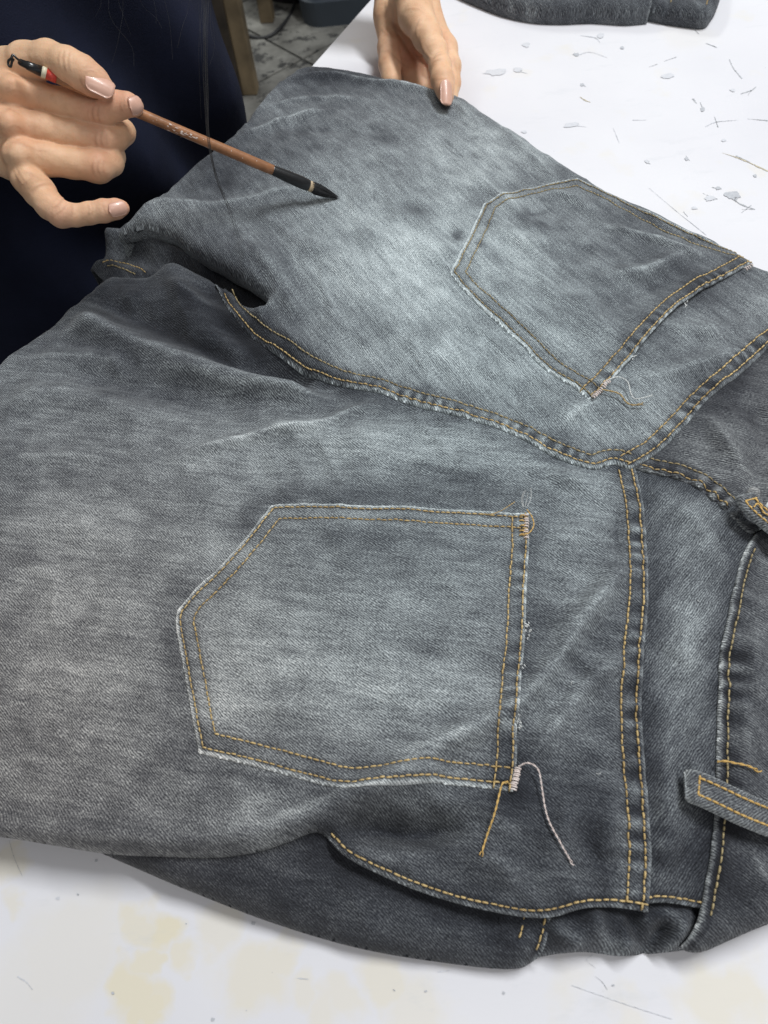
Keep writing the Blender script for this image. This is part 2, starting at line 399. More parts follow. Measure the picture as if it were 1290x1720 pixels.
HALO = [px2xy(p) for p in ([(358,466),(385,520),(420,556),(470,592),(580,650),(700,686),(860,728),(1000,787),(1060,786)],  # darker wash beside seams, with their shade painted in as well
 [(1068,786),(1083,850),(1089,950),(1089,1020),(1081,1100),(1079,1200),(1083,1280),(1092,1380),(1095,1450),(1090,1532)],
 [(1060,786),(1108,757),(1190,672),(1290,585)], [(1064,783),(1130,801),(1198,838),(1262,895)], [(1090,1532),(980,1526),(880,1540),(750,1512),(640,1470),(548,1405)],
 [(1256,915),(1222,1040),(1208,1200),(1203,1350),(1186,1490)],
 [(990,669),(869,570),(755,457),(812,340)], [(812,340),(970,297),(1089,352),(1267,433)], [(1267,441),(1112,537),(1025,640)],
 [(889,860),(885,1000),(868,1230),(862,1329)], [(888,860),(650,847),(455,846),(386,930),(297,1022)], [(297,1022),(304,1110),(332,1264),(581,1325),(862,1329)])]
class Panel:
    """one cloth piece: a fine sheet lying on the shared height field, with rolled edges and a skirt"""
    def __init__(s, name, edges, off=0.0, fade=0.40, twill=((500, 1000), (540, 1040)), step=0.0011, feats=(), parent=None, extra=None, edgefade=0.25, lab=None, warm=0.0, hfun=None, creases=True, warp=None):
        s.off = off; s.feats = []; s.extra = extra; s.hfun = hfun or base_h; s.creases = creases
        s.edges = []
        for e in edges:
            L = px2xy(e['p'], smooth=not e.get('straight', False), hf=s.raw)
            if e.get('straight', False): L = catmull(L, 1e9) if False else np.vstack([catmull(L[i:i+2], 0.003)[:-1] for i in range(len(L)-1)]+[L[-1:]])
            s.edges.append(dict(L=L, r=e.get('r', .0013), sk=e.get('sk', .003), w=e.get('w', 1.0), wob=e.get('wob', 0)))
        for e in s.edges:
            if e['wob']:
                L = e['L']; t = np.gradient(L, axis=0); t /= np.linalg.norm(t, axis=1)[:, None]+1e-9
                nrm = np.c_[-t[:, 1], t[:, 0]]; ss = np.r_[0, np.cumsum(np.linalg.norm(np.diff(L, axis=0), axis=1))]
                amp = e['wob']*np.clip(np.minimum(ss, ss[-1]-ss)/0.01, 0, 1)
                e['L'] = L+nrm*(amp*2*fbm(ss*90, ss*0+len(L), 3))[:, None]
        out = np.vstack([e['L'][:-1] if i < len(s.edges) else e['L'] for i, e in enumerate(s.edges)])
        s.out = out
        area_ = 0.5*np.sum(out[:, 0]*np.roll(out[:, 1], -1)-np.roll(out[:, 0], -1)*out[:, 1])
        s.ccw = area_ > 0
        for f in feats:
            k, pts, a, w = f[:4]
            s.feats.append((k, px2xy(pts, hf=s.raw) if not isinstance(pts, np.ndarray) else pts, a, w, f[4] if len(f) > 4 else 0))
        lo = out.min(0)-step*2; hi = out.max(0)+step*2
        nx, ny = (np.ceil((hi-lo)/step)).astype(int)+1
        xs = lo[0]+np.arange(nx)*step; ys = lo[1]+np.arange(ny)*step
        ins = np.zeros((nx, ny), bool)
        a = out; b = np.roll(out, -1, 0)
        for j, y in enumerate(ys):
            m = (a[:, 1] > y) != (b[:, 1] > y)
            if not m.any(): continue
            xc = np.sort(a[m, 0]+(y-a[m, 1])/(b[m, 1]-a[m, 1])*(b[m, 0]-a[m, 0]))
            ins[:, j] = (np.searchsorted(xc, xs) % 2) == 1
        nb = ins.copy()
        nb[1:] |= ins[:-1]; nb[:-1] |= ins[1:]; nb[:, 1:] |= ins[:, :-1]; nb[:, :-1] |= ins[:, 1:]
        nb[1:, 1:] |= ins[:-1, :-1]; nb[:-1, :-1] |= ins[1:, 1:]; nb[1:, :-1] |= ins[:-1, 1:]; nb[:-1, 1:] |= ins[1:, :-1]
        # keep cells with at least one inside corner
        cell = ins[:-1, :-1] | ins[1:, :-1] | ins[:-1, 1:] | ins[1:, 1:]
        idx = -np.ones((nx, ny), int); sel = np.where(nb); idx[sel] = np.arange(len(sel[0]))
        P = np.c_[xs[sel[0]], ys[sel[1]]]; inside = ins[sel]
        outl = np.vstack([out, out[:1]])
        # snap outside vertices to the outline
        def nearest(Q):
            best = np.full(len(Q), 1e9); pt = Q.copy()
            for i in range(len(outl)-1):
                A, B = outl[i], outl[i+1]; AB = B-A; l2 = AB@AB
                if l2 < 1e-14: continue
                k = np.where(((Q > np.minimum(A, B)-step*3) & (Q < np.maximum(A, B)+step*3)).all(1))[0]
                if len(k) == 0: continue
                t = np.clip(((Q[k]-A)@AB)/l2, 0, 1); c = A+t[:, None]*AB; d = np.sqrt(((Q[k]-c)**2).sum(1))
                m = d < best[k]; best[k[m]] = d[m]; pt[k[m]] = c[m]
            return pt, best
        o_i = np.where(~inside)[0]; P[o_i], _ = nearest(P[o_i])
        i_i = np.where(inside)[0]; c, d = nearest(P[i_i]); k = d < step*0.3; P[i_i[k]] = c[k]
        ci, cj = np.where(cell)
        F = np.c_[idx[ci, cj], idx[ci+1, cj], idx[ci+1, cj+1], idx[ci, cj+1]]
        z = s.height(P)
        used = np.zeros(len(P), bool); used[F.ravel()] = True
        # boundary edges -> skirt
        E = np.vstack([F[:, [0, 1]], F[:, [1, 2]], F[:, [2, 3]], F[:, [3, 0]]])
        key = np.sort(E, 1); kk = key[:, 0]*len(P)+key[:, 1]
        u_, first, cnt = np.unique(kk, return_index=True, return_counts=True)
        BE = E[first[cnt == 1]]
        bv = np.unique(BE)
        # outward normals at boundary from the nearest outline segment
        Dmin = np.full(len(bv), 1e9); N = np.zeros((len(bv), 2)); SK = np.full(len(bv), .003)
        for e in s.edges:
            L = e['L']
            for i in range(len(L)-1):
                A, B = L[i], L[i+1]; AB = B-A; l = math.hypot(*AB)
                if l < 1e-9: continue
                t = np.clip(((P[bv]-A)@AB)/l**2, 0, 1); dd = np.linalg.norm(P[bv]-A-t[:, None]*AB, axis=1)
                n = np.array([AB[1], -AB[0]])/l*(1 if s.ccw else -1)
                m = dd < Dmin-1e-9; Dmin[m] = dd[m]; N[m] = n; SK[m] = e['sk']
        V = np.c_[P, z]; n0 = len(V)
        rings = [V]
        mp = -np.ones(n0, int); mp[bv] = np.arange(len(bv))
        prev = V[bv]; Fs = [F]
        for k, (fi, fd) in enumerate(((0.02, 0.25), (0.10, 0.55), (0.22, 0.85), (0.45, 1.0))):
            q = V[bv].copy(); q[:, :2] -= N*(SK*fi*np.minimum(1, .006/SK))[:, None]; q[:, 2] -= SK*fd
            rings.append(q)
            a0 = BE if k == 0 else n0+(k-1)*len(bv)+mp[BE]
            b0 = n0+k*len(bv)+mp[BE]
            Fs.append(np.c_[a0[:, 1], a0[:, 0], b0[:, 0], b0[:, 1]])
        V = np.vstack(rings); Fa = np.vstack(Fs)
        o = mesh_obj(name, V, Fa, DENIM, parent)
        # colour wear, with seam and fold shade painted in
        allP = V[:, :2]
        f = fade_shade_fn(allP, fade)
        wp = warp or (((500, 1000), (560, 1008)) if twill is TW_LEG else twill)
        ww = at(np.array([wp[0][0], wp[1][0]]), np.array([wp[0][1], wp[1][1]]), .033)[:, :2]
        wx = ww[1]-ww[0]; wx /= np.linalg.norm(wx); wy = np.array([-wx[1], wx[0]])
        f += .20*fbm(allP@wx*16+3, allP@wy*52+1, 4)+.12*fbm(allP@wx*50+3, allP@wy*260+1, 2)
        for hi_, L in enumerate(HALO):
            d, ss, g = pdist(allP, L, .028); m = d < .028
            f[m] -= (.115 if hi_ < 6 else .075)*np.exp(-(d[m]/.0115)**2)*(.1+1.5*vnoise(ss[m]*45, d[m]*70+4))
        for e in s.edges:
            if e['w'] <= 0: continue
            d, ss, g = pdist(allP, e['L'], .004)
            m = d < .004
            f[m] += edgefade*e['w']*np.exp(-(d[m]/.0018)**2)*(0.8+0.6*vnoise(ss[m]*700, ss[m]*0+1))*(.7+.6*vnoise(ss[m]*60, ss[m]*0+8))
            m2 = (d > .0014) & (d < .004)
            f[m2] -= 0.05*e['w']
        for k, L, a_, w_, p_ in s.feats:
            w_ = w_ or .003
            if k == 'pucker':
                d, ss, g = pdist(allP, L, w_*1.2); m = d < w_*1.2
                f[m] += 0.15*np.cos(ss[m]/p_*2*np.pi+1.6*np.sin(ss[m]*130))*np.exp(-(d[m]/w_)**2)*(0.4+vnoise(ss[m]*60, ss[m]*0))
            if k == 'fade':
                d, ss, g = pdist(allP, L, w_*2); m = d < w_*2
                f[m] += a_*np.exp(-(d[m]/w_)**2)*(0.7+0.6*vnoise(ss[m]*200, ss[m]*0+1))
        me = o.data
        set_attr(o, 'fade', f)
        w0 = at(0, 1250, .03)[:2]
        wv = 0.9*np.exp(-(np.linalg.norm(allP-w0, axis=1)/0.16)**2)+warm
        set_attr(o, 'warm', np.clip(wv, 0, 1))
        cv = 0
        for (cu, cv_, cr) in ((760, 480, .13), (600, 1000, .10), (880, 720, .10)):
            cv = cv+.32*np.exp(-(np.linalg.norm(allP-at(cu, cv_, .03)[:2], axis=1)/cr)**2)
        set_attr(o, 'cool', np.clip(cv, 0, 1))
        tw = at(np.array([twill[0][0], twill[1][0]]), np.array([twill[0][1], twill[1][1]]), .033)[:, :2]
        ex = tw[1]-tw[0]; ex /= np.linalg.norm(ex); ey = np.array([-ex[1], ex[0]])
        # use surface-following coordinates: skirts run on by their depth
        zoff = np.r_[np.zeros(n0), np.repeat(np.array([0.25, .55, .85, 1.0]), len(bv))*np.tile(SK, 4)]
        nn = np.r_[np.zeros((n0, 2)), np.tile(N, (4, 1))]
        UP = allP+nn*zoff[:, None]
        UV = np.c_[UP@ex, UP@ey]*100+np.array([sum(map(ord, name)) % 17*3.0, 7.0])
        ul = me.uv_layers.new(name='uv'); li = np.zeros(len(me.loops), np.int32); me.loops.foreach_get('vertex_index', li)
        ul.data.foreach_set('uv', UV[li].astype(np.float32).ravel())
        wp = warp or (((500, 1000), (560, 1008)) if twill is TW_LEG else twill)
        ww = at(np.array([wp[0][0], wp[1][0]]), np.array([wp[0][1], wp[1][1]]), .033)[:, :2]
        wx = ww[1]-ww[0]; wx /= np.linalg.norm(wx); wy = np.array([-wx[1], wx[0]])
        UW = np.c_[UP@wx, UP@wy]*100+3.0
        ul2 = me.uv_layers.new(name='warp'); ul2.data.foreach_set('uv', UW[li].astype(np.float32).ravel())
        s.obj = o
        if lab: o['label'] = lab
    def raw(s, P):
        z = s.hfun(P)+s.off
        if s.extra is not None: z = z+s.extra(P)
        return z
    def height(s, P):
        z = s.hfun(P)+s.off
        if s.creases: z = z+crease_h(P)
        if s.extra is not None: z = z+s.extra(P)
        for k, L, a, w, p in s.feats:
            if k == 'ridge':
                d, ss, g = pdist(P, L, w*3); m = d < w*3; z[m] += a*np.exp(-(d[m]/w)**2)
            elif k == 'pucker':
                d, ss, g = pdist(P, L, w*2); m = d < w*2
                z[m] += 1.6*a*np.cos(ss[m]/p*2*np.pi+1.6*np.sin(ss[m]*130))*np.exp(-(d[m]/w)**2)*(0.4+vnoise(ss[m]*60, ss[m]*0))
        drop = np.zeros(len(P))
        for e in s.edges:
            r = e['r']
            if r <= 0: continue
            d, ss, g = pdist(P, e['L'], r*1.01); m = d < r
            x = 1-d[m]/r
            drop[m] = np.maximum(drop[m], r*(1-np.sqrt(np.maximum(0, 1-x*x))))
        return z-drop
    def lift(s, L, up=0.0):
        z = s.height(L)+up
        return np.c_[L, z]

def inset(L, d, ccw):
    """offset an open polyline to its left (d>0)"""
    t = np.gradient(L, axis=0); t /= np.linalg.norm(t, axis=1)[:, None]+1e-12
    n = np.c_[-t[:, 1], t[:, 0]]*(1 if ccw else -1)
    return L+n*d
def inset_corners(P, d, ccw):
    """offset corner polyline with mitres"""
    P = np.asarray(P); out = []
    for i in range(len(P)):
        ns = []
        for a, b in ((i-1, i), (i, i+1)):
            if a < 0 or b >= len(P): continue
            t = P[b]-P[a]; t /= np.linalg.norm(t); ns.append(np.array([-t[1], t[0]])*(1 if ccw else -1))
        n = sum(ns); n /= np.linalg.norm(n); c = n@ns[0]
        out.append(P[i]+n*d/max(c, .4))
    return np.array(out)
def resample(P, ds):
    s = np.r_[0, np.cumsum(np.linalg.norm(np.diff(P, axis=0), axis=1))]
    n = max(2, int(s[-1]/ds)+1); t = np.linspace(0, s[-1], n)
    return np.stack([np.interp(t, s, P[:, k]) for k in range(P.shape[1])], 1)

def tube(P, rad, sides=6, cap=True):
    P = np.asarray(P, float); n = len(P)
    rad = np.broadcast_to(rad, (n,))
    T = np.gradient(P, axis=0); T /= np.linalg.norm(T, axis=1)[:, None]+1e-12
    up = np.array([0, 0, 1.0]); 
    if abs(T[0]@up) > .9: up = np.array([1.0, 0, 0])
    V = []; 
    for i in range(n):
        a = np.cross(T[i], up); a /= np.linalg.norm(a)+1e-12; b = np.cross(a, T[i]); up = b
        th = np.arange(sides)/sides*2*np.pi
        V.append(P[i]+rad[i]*(np.cos(th)[:, None]*a+np.sin(th)[:, None]*b))
    V = np.vstack(V); F = []
    for i in range(n-1):
        for k in range(sides):
            k2 = (k+1) % sides
            F.append((i*sides+k, i*sides+k2, (i+1)*sides+k2, (i+1)*sides+k))
    F = np.array(F)
    return V, F
def join(parts):
    Vs = []; Fs = []; o = 0
    for V, F in parts: Vs.append(V); Fs.append(np.asarray(F)+o); o += len(V)
    return np.vstack(Vs), np.vstack(Fs)

def stitches(parent, panel, L, mat=None, length=.0026, gap=.0006, rad=.00045, name='stitch_line', up=.0002, jitter=.00012):
    """a row of lock stitches along an xy polyline on a panel"""
    mat = mat or GOLD
    L = resample(L, .0006); s = np.r_[0, np.cumsum(np.linalg.norm(np.diff(L, axis=0), axis=1))]
    Z = panel.height(L); parts = []; p = 0.0
    if panel.obj:
        me = panel.obj.data; nv = len(me.vertices); co = np.zeros(nv*3, np.float32); me.vertices.foreach_get('co', co); co = co.reshape(-1, 3)
        d, ss, g = pdist(co[:, :2].astype(float), L, .003); m = d < .003
        fa = np.zeros(nv, np.float32); me.attributes['fade'].data.foreach_get('value', fa)
        fa[m] -= (.13*np.exp(-(d[m]/.0010)**2)).astype(np.float32); me.attributes['fade'].data.foreach_set('value', fa)
        co[m, 2] -= (.0005*np.exp(-(d[m]/.0010)**2)).astype(np.float32); me.vertices.foreach_set('co', co.ravel()); me.update()
        Z = Z-.0004
    while p+length < s[-1]:
        ln = length*rng.uniform(.72, 1.22)
        t = p+np.array([0, .12, .35, .65, .88, 1.0])*ln
        q = np.stack([np.interp(t, s, L[:, 0]), np.interp(t, s, L[:, 1]), np.interp(t, s, Z)], 1)
        q[:, 2] += up+rad*np.array([-1.6, -.1, .45, .45, -.1, -1.6])
        q[:, :2] += rng.normal(0, jitter, 2)
        rr = rad*rng.uniform(.85, 1.15)*np.array([.45, .95, 1, 1, .95, .45])
        parts.append(tube(q, rr, 5)); p += ln+gap
    if not parts: return
    V, F = join(parts)
    o = mesh_obj(name, V, F, mat, parent)
    o['kind'] = 'stuff'
    return o
def loose(parent, pts, mat, rad, name='loose_thread', label=None, panel=None, up=.0008, lifts=None, sides=6):
    """thread lying on a panel; pts in pixels, lifts = extra height per point"""
    pts = np.asarray(pts, float)
    L = px2xy(pts, smooth=False, hf=(panel.height if panel else None))
    z = (panel.height(L) if panel else base_h(L))+up
    if lifts is not None: z = z+np.array(lifts)
    P = catmull(np.c_[L, z], .0015)
    P = resample(P, rad*.9); n = len(P); T = np.gradient(P, axis=0); T /= np.linalg.norm(T, axis=1)[:, None]+1e-12
    A = np.cross(T, [0, 0, 1.0]); A /= np.linalg.norm(A, axis=1)[:, None]+1e-12; B = np.cross(A, T)
    P = P+np.cumsum(rng.normal(0, rad*.04, (n, 3)), axis=0)*np.array([1, 1, .2])
    prts = []; ph = np.arange(n)*.42; fr = np.clip((np.arange(n)-(n-9))/9, 0, 1)*1.6
    for q in (0, math.pi):
        C = P+(A*np.cos(ph+q)[:, None]+B*np.sin(ph+q)[:, None])*(rad*(.52+fr))[:, None]
        prts.append(tube(C, rad*.62, sides))
    V, F = join(prts)
    o = mesh_obj(name, V, F, mat, parent)
    if label: o['label'] = label
    return o

# ------------------------------------------------------------------ table
EP1 = at(621, 14, 0.)[:2]; EP2 = at(530, 103, 0.)[:2]
ED = (EP1-EP2)/np.linalg.norm(EP1-EP2); EN = np.array([-ED[1], ED[0]])    # EN points off the table, to the person
EM = at(0, 700, 0.)[:2]; ED = (EP2-EM)/np.linalg.norm(EP2-EM); EN = np.array([-ED[1], ED[0]])
def tpt(a, n): return EP2+ED*a+EN*n
def table_mat():
    m, nt, b = new_mat('white_table_sheet'); b.inputs['Roughness'].default_value = 0.42; b.inputs['Specular IOR Level'].default_value = 0.35
    geo = nd(nt, 'ShaderNodeNewGeometry')
    col = None
    n1 = nd(nt, 'ShaderNodeTexNoise'); n1.inputs['Scale'].default_value = 6; n1.inputs['Detail'].default_value = 6
    nt.links.new(geo.outputs['Position'], n1.inputs['Vector'])
    base = ramp(nt, n1.outputs['Fac'], [(0.3, (0.69, 0.68, 0.715)), (0.7, (0.76, 0.75, 0.775))])
    wn = nd(nt, 'ShaderNodeTexNoise'); wn.inputs['Scale'].default_value = 45; wn.inputs['Detail'].default_value = 4
    nt.links.new(geo.outputs['Position'], wn.inputs['Vector'])
    wv = nd(nt, 'ShaderNodeVectorMath'); wv.operation = 'SUBTRACT'; nt.links.new(wn.outputs['Color'], wv.inputs[0]); wv.inputs[1].default_value = (.5, .5, .5)
    ws = nd(nt, 'ShaderNodeVectorMath'); ws.operation = 'SCALE'; nt.links.new(wv.outputs[0], ws.inputs[0]); ws.inputs['Scale'].default_value = 0.035
    wp = nd(nt, 'ShaderNodeVectorMath'); wp.operation = 'ADD'; nt.links.new(geo.outputs['Position'], wp.inputs[0]); nt.links.new(ws.outputs[0], wp.inputs[1])
    tot = None
    # dried paste stains: pixel centre, radius (m), strength
    for (u, v, r, a) in ((270,1555,.012,.85),(230,1560,.010,.6),(255,1610,.008,.7),(310,1600,.009,.6),(220,1660,.013,.8),(250,1680,.011,.7),(235,1700,.009,.8),
                         (10,1460,.012,.5),(30,1525,.008,.4),(370,1560,.012,.4),(430,1640,.018,.5),(470,1595,.010,.5),(640,1640,.014,.5),(560,1690,.012,.4),
                         (700,1690,.018,.35),(1200,1690,.020,.5),(1250,1670,.015,.5),(120,1600,.03,.25),(60,1680,.03,.2),(1050,1700,.012,.3),
                         (840,240,.01,.12),(880,120,.012,.15),(1270,290,.01,.2),(850,620,.01,.2),(700,60,.02,.1),(1150,60,.03,.12),(520,1640,.01,.4)):
        c = at(u, v, 0.0)
        dn = nd(nt, 'ShaderNodeVectorMath'); dn.operation = 'DISTANCE'; nt.links.new(wp.outputs[0], dn.inputs[0]); dn.inputs[1].default_value = tuple(c)
        mr = nd(nt, 'ShaderNodeMapRange'); nt.links.new(dn.outputs['Value'], mr.inputs[0])
        mr.inputs[1].default_value = r*1.05; mr.inputs[2].default_value = r*0.55; mr.inputs[3].default_value = 0; mr.inputs[4].default_value = a
        tot = mr.outputs[0] if tot is None else mth(nt, 'MAXIMUM', tot, mr.outputs[0])
    n3 = nd(nt, 'ShaderNodeTexNoise'); n3.inputs['Scale'].default_value = 25; n3.inputs['Detail'].default_value = 5; nt.links.new(geo.outputs['Position'], n3.inputs['Vector'])
    mr = nd(nt, 'ShaderNodeMapRange'); nt.links.new(n3.outputs['Fac'], mr.inputs[0]); mr.inputs[1].default_value = .6; mr.inputs[2].default_value = .75; mr.inputs[4].default_value = .28
    tot = mth(nt, 'MAXIMUM', tot, mr.outputs[0])
    mx = nd(nt, 'ShaderNodeMix'); mx.data_type = 'RGBA'; nt.links.new(tot, mx.inputs[0]); nt.links.new(base, mx.inputs[6]); mx.inputs[7].default_value = (0.74, 0.67, 0.50, 1)
    # fine grime specks and hairline scratches
    n4 = nd(nt, 'ShaderNodeTexNoise'); n4.inputs['Scale'].default_value = 300; n4.inputs['Detail'].default_value = 3; nt.links.new(geo.outputs['Position'], n4.inputs['Vector'])
    mr2 = nd(nt, 'ShaderNodeMapRange'); nt.links.new(n4.outputs['Fac'], mr2.inputs[0]); mr2.inputs[1].default_value = .74; mr2.inputs[2].default_value = .80; mr2.inputs[4].default_value = .55
    mx2 = nd(nt, 'ShaderNodeMix'); mx2.data_type = 'RGBA'; nt.links.new(mr2.outputs[0], mx2.inputs[0]); nt.links.new(mx.outputs[2], mx2.inputs[6]); mx2.inputs[7].default_value = (0.25, 0.25, 0.27, 1)
    # grey rubbed smears
    mp = nd(nt, 'ShaderNodeMapping'); mp.inputs['Rotation'].default_value = (0, 0, R_(25)); mp.inputs['Scale'].default_value = (1, 3.0, 1); nt.links.new(geo.outputs['Position'], mp.inputs['Vector'])
    n5 = nd(nt, 'ShaderNodeTexNoise'); n5.inputs['Scale'].default_value = 16; n5.inputs['Detail'].default_value = 8; n5.inputs['Roughness'].default_value = .7; nt.links.new(mp.outputs[0], n5.inputs['Vector'])
    mr3 = nd(nt, 'ShaderNodeMapRange'); nt.links.new(n5.outputs['Fac'], mr3.inputs[0]); mr3.inputs[1].default_value = .58; mr3.inputs[2].default_value = .72; mr3.inputs[4].default_value = .30
    mx3 = nd(nt, 'ShaderNodeMix'); mx3.data_type = 'RGBA'; nt.links.new(mr3.outputs[0], mx3.inputs[0]); nt.links.new(mx2.outputs[2], mx3.inputs[6]); mx3.inputs[7].default_value = (0.55, 0.57, 0.60, 1)
    nt.links.new(mx3.outputs[2], b.inputs['Base Color'])
    bp = nd(nt, 'ShaderNodeBump'); bp.inputs['Strength'].default_value = .15; bp.inputs['Distance'].default_value = .001
    nt.links.new(n5.outputs['Fac'], bp.inputs['Height']); nt.links.new(bp.outputs[0], b.inputs['Normal'])
    return m
TABLE = table_mat()
SCUFF = simple('table_scuff_black', (0.42, 0.43, 0.45), .7, .4, 300)
SCUFF_GREY = simple('table_scuff_grey', (0.57, 0.58, 0.615), .7, .3, 300)
SCUFF_TAN = simple('table_scuff_tan', (0.50, 0.44, 0.32), .7, .3, 300)
def box(x0, x1, y0, y1, z0, z1, bev=0.0):
    V = [(x, y, z) for z in (z0, z1) for y in (y0, y1) for x in (x0, x1)]
    return V, [(0, 2, 3, 1), (4, 5, 7, 6), (0, 1, 5, 4), (2, 6, 7, 3), (0, 4, 6, 2), (1, 3, 7, 5)]
def bevel(o, w, seg=2):
    m = o.modifiers.new('bevel', 'BEVEL'); m.width = w; m.segments = seg; m.limit_method = 'ANGLE'; return o
table = empty('work_table', (float(tpt(-.4, -.5)[0]), float(tpt(-.4, -.5)[1]), -.75))
tag(table, 'white work table with beige stains and dark scuffs under the grey jeans', 'table')
def slab(name, a0, a1, n0, n1, z0, z1, mat, parent):
    c = [tpt(a0, n0), tpt(a1, n0), tpt(a1, n1), tpt(a0, n1)]
    V = [(p[0], p[1], z) for z in (z0, z1) for p in c]
    F = [(3, 2, 1, 0), (4, 5, 6, 7), (0, 1, 5, 4), (1, 2, 6, 5), (2, 3, 7, 6), (3, 0, 4, 7)]
    return bevel(mesh_obj(name, V, F, mat, parent, smooth=False), .0015)
slab('table_top', -1.1, .8, -1.3, 0, -.028, 0, TABLE, table)
WOODL = simple('pale_leg_paint', (0.55, 0.54, 0.52), .6, .1)
for a, n in ((-1.0, -.1), (.7, -.1), (-1.0, -1.2), (.7, -1.2)):
    slab('leg', a-.03, a+.03, n-.03, n+.03, -.75, -.029, WOODL, table)
def mark(pts, widths, mat, z=.0003):
    """ragged smear: pixel centre line with half widths in m"""
    P = at(np.array(pts, float)[:, 0], np.array(pts, float)[:, 1], 0.)[:, :2]
    P = catmull(P, .0008); n = len(P); t = np.linspace(0, 1, n)
    w = .55*np.interp(t, np.linspace(0, 1, len(widths)), widths)*(.4+1.2*fbm(t*9+pts[0][0], t*0, 3)+.6)
    T = np.gradient(P, axis=0); T /= np.linalg.norm(T, axis=1)[:, None]+1e-12; N = np.c_[-T[:, 1], T[:, 0]]
    l = P+N*(w*rng.uniform(.35, 1.25, n))[:, None]; r = P-N*(w*rng.uniform(.35, 1.25, n))[:, None]
    V = np.vstack([np.c_[l, np.full(n, z)], np.c_[r, np.full(n, z)]])
    F = [(i, i+1, n+i+1, n+i) for i in range(n-1)]
    return mesh_obj('scuff_mark', V, F, mat, table, smooth=False)
for pts, w, mt in [
 ([(1225,332),(1250,346),(1268,352)], (.0003,.0016,.0004), SCUFF), ([(1268,352),(1246,352)], (.0006,.0003), SCUFF), ([(1262,345),(1245,358)], (.0008,.0003), SCUFF),
 ([(1260,288-15),(1236,262)], (.0002,.0016), SCUFF), ([(1180,325),(1205,335)], (.0003,.0009), SCUFF), ([(1225,322),(1235,335),(1241,330)], (.0016,.0028,.001), SCUFF_GREY),
 ([(1184,334),(1192,331),(1200,336)], (.0014,.0026,.001), SCUFF_GREY), ([(1196,315),(1206,317)], (.001,.0006), SCUFF),
 ([(1244,158),(1262,152),(1270,146)], (.0005,.0016,.0004), SCUFF), ([(1262,152),(1256,160)], (.0008,.0003), SCUFF), ([(1225,100),(1232,115),(1246,132)], (.0006,.0008,.0012), SCUFF),
 ([(1186,73),(1204,80)], (.0008,.0014), SCUFF), ([(1160,42),(1174,58)], (.0012,.0004), SCUFF), ([(1090,113),(1104,108)], (.0004,.001), SCUFF), ([(1116,103),(1136,96)], (.0004,.001), SCUFF),
 ([(1164,166),(1170,174)], (.0015,.0006), SCUFF), ([(1176,172),(1182,187)], (.0006,.0012), SCUFF), ([(1255,200),(1290,203)], (.0004,.0012), SCUFF), ([(1185,213),(1200,206),(1240,202)], (.001,.0009,.0003), SCUFF_GREY),
 ([(1200,196),(1206,214)], (.0006,.0008), SCUFF), ([(1083,270),(1092,276)], (.0012,.0008), SCUFF), ([(1152,262),(1158,270)], (.0008,.0006), SCUFF), ([(1042,80),(1048,82)], (.001,.001), SCUFF),
 ([(970,93),(990,88),(1020,97)], (.0012,.0006,.0004), SCUFF_GREY), ([(975,60),(1000,64),(1008,72)], (.0008,.0016,.0006), SCUFF_GREY), ([(978,142),(984,146)], (.0012,.001), SCUFF_GREY),
 ([(974,163),(985,170),(992,172)], (.0004,.0018,.0006), SCUFF_TAN), ([(1213,257),(1245,268),(1290,288)], (.0003,.0012,.0018), SCUFF_TAN), ([(882,76),(890,74)], (.0018,.0012), SCUFF_GREY),
 ([(866,118),(886,124)], (.0012,.0006), SCUFF_GREY), ([(1062,202),(1086,202)], (.0008,.0003), SCUFF_GREY), ([(1090,316),(1130,350),(1186,395)], (.0003,.0004,.0006), SCUFF_GREY),
 ([(960,210),(985,214)], (.001,.0004), SCUFF_GREY), ([(1030,215),(1040,240)], (.0003,.0006), SCUFF_GREY), ([(1148,356),(1155,364)], (.0009,.0005), SCUFF_GREY),
 ([(160,1446),(163,1447)], (.0009,.0009), SCUFF), ([(130,1502),(133,1503)], (.0007,.0006), SCUFF), ([(94,1510),(99,1508)], (.0007,.0006), SCUFF_GREY), ([(423,1549),(428,1552)], (.0009,.0007), SCUFF),
 ([(312,1551),(314,1552)], (.0005,.0005), SCUFF), ([(188,1667),(191,1669)], (.0007,.0006), SCUFF), ([(356,1710),(361,1713)], (.0009,.0008), SCUFF_GREY), ([(413,1697),(415,1698)], (.0006,.0005), SCUFF),
 ([(16,1412),(24,1440),(38,1472)], (.00015,.0002,.00015), SCUFF), ([(1000,1640),(1012,1650),(1020,1662)], (.0002,.00025,.0002), SCUFF), ([(995,1604),(985,1612),(1000,1626)], (.00015,.0002,.00015), SCUFF),
 ([(960,1655),(1060,1690),(1130,1712)], (.0002,.00025,.0002), SCUFF_GREY), ([(735,1633),(755,1630)], (.0004,.0002), SCUFF_GREY), ([(500,1643),(518,1645)], (.0004,.0003), SCUFF_GREY),
 ([(30,1640),(45,1650),(55,1662)], (.0006,.0004,.0003), SCUFF_GREY), ([(660,1662),(664,1664)], (.0006,.0005), SCUFF), ([(845,1668),(848,1669)], (.0005,.0004), SCUFF)]:
    mark(pts, w, mt)

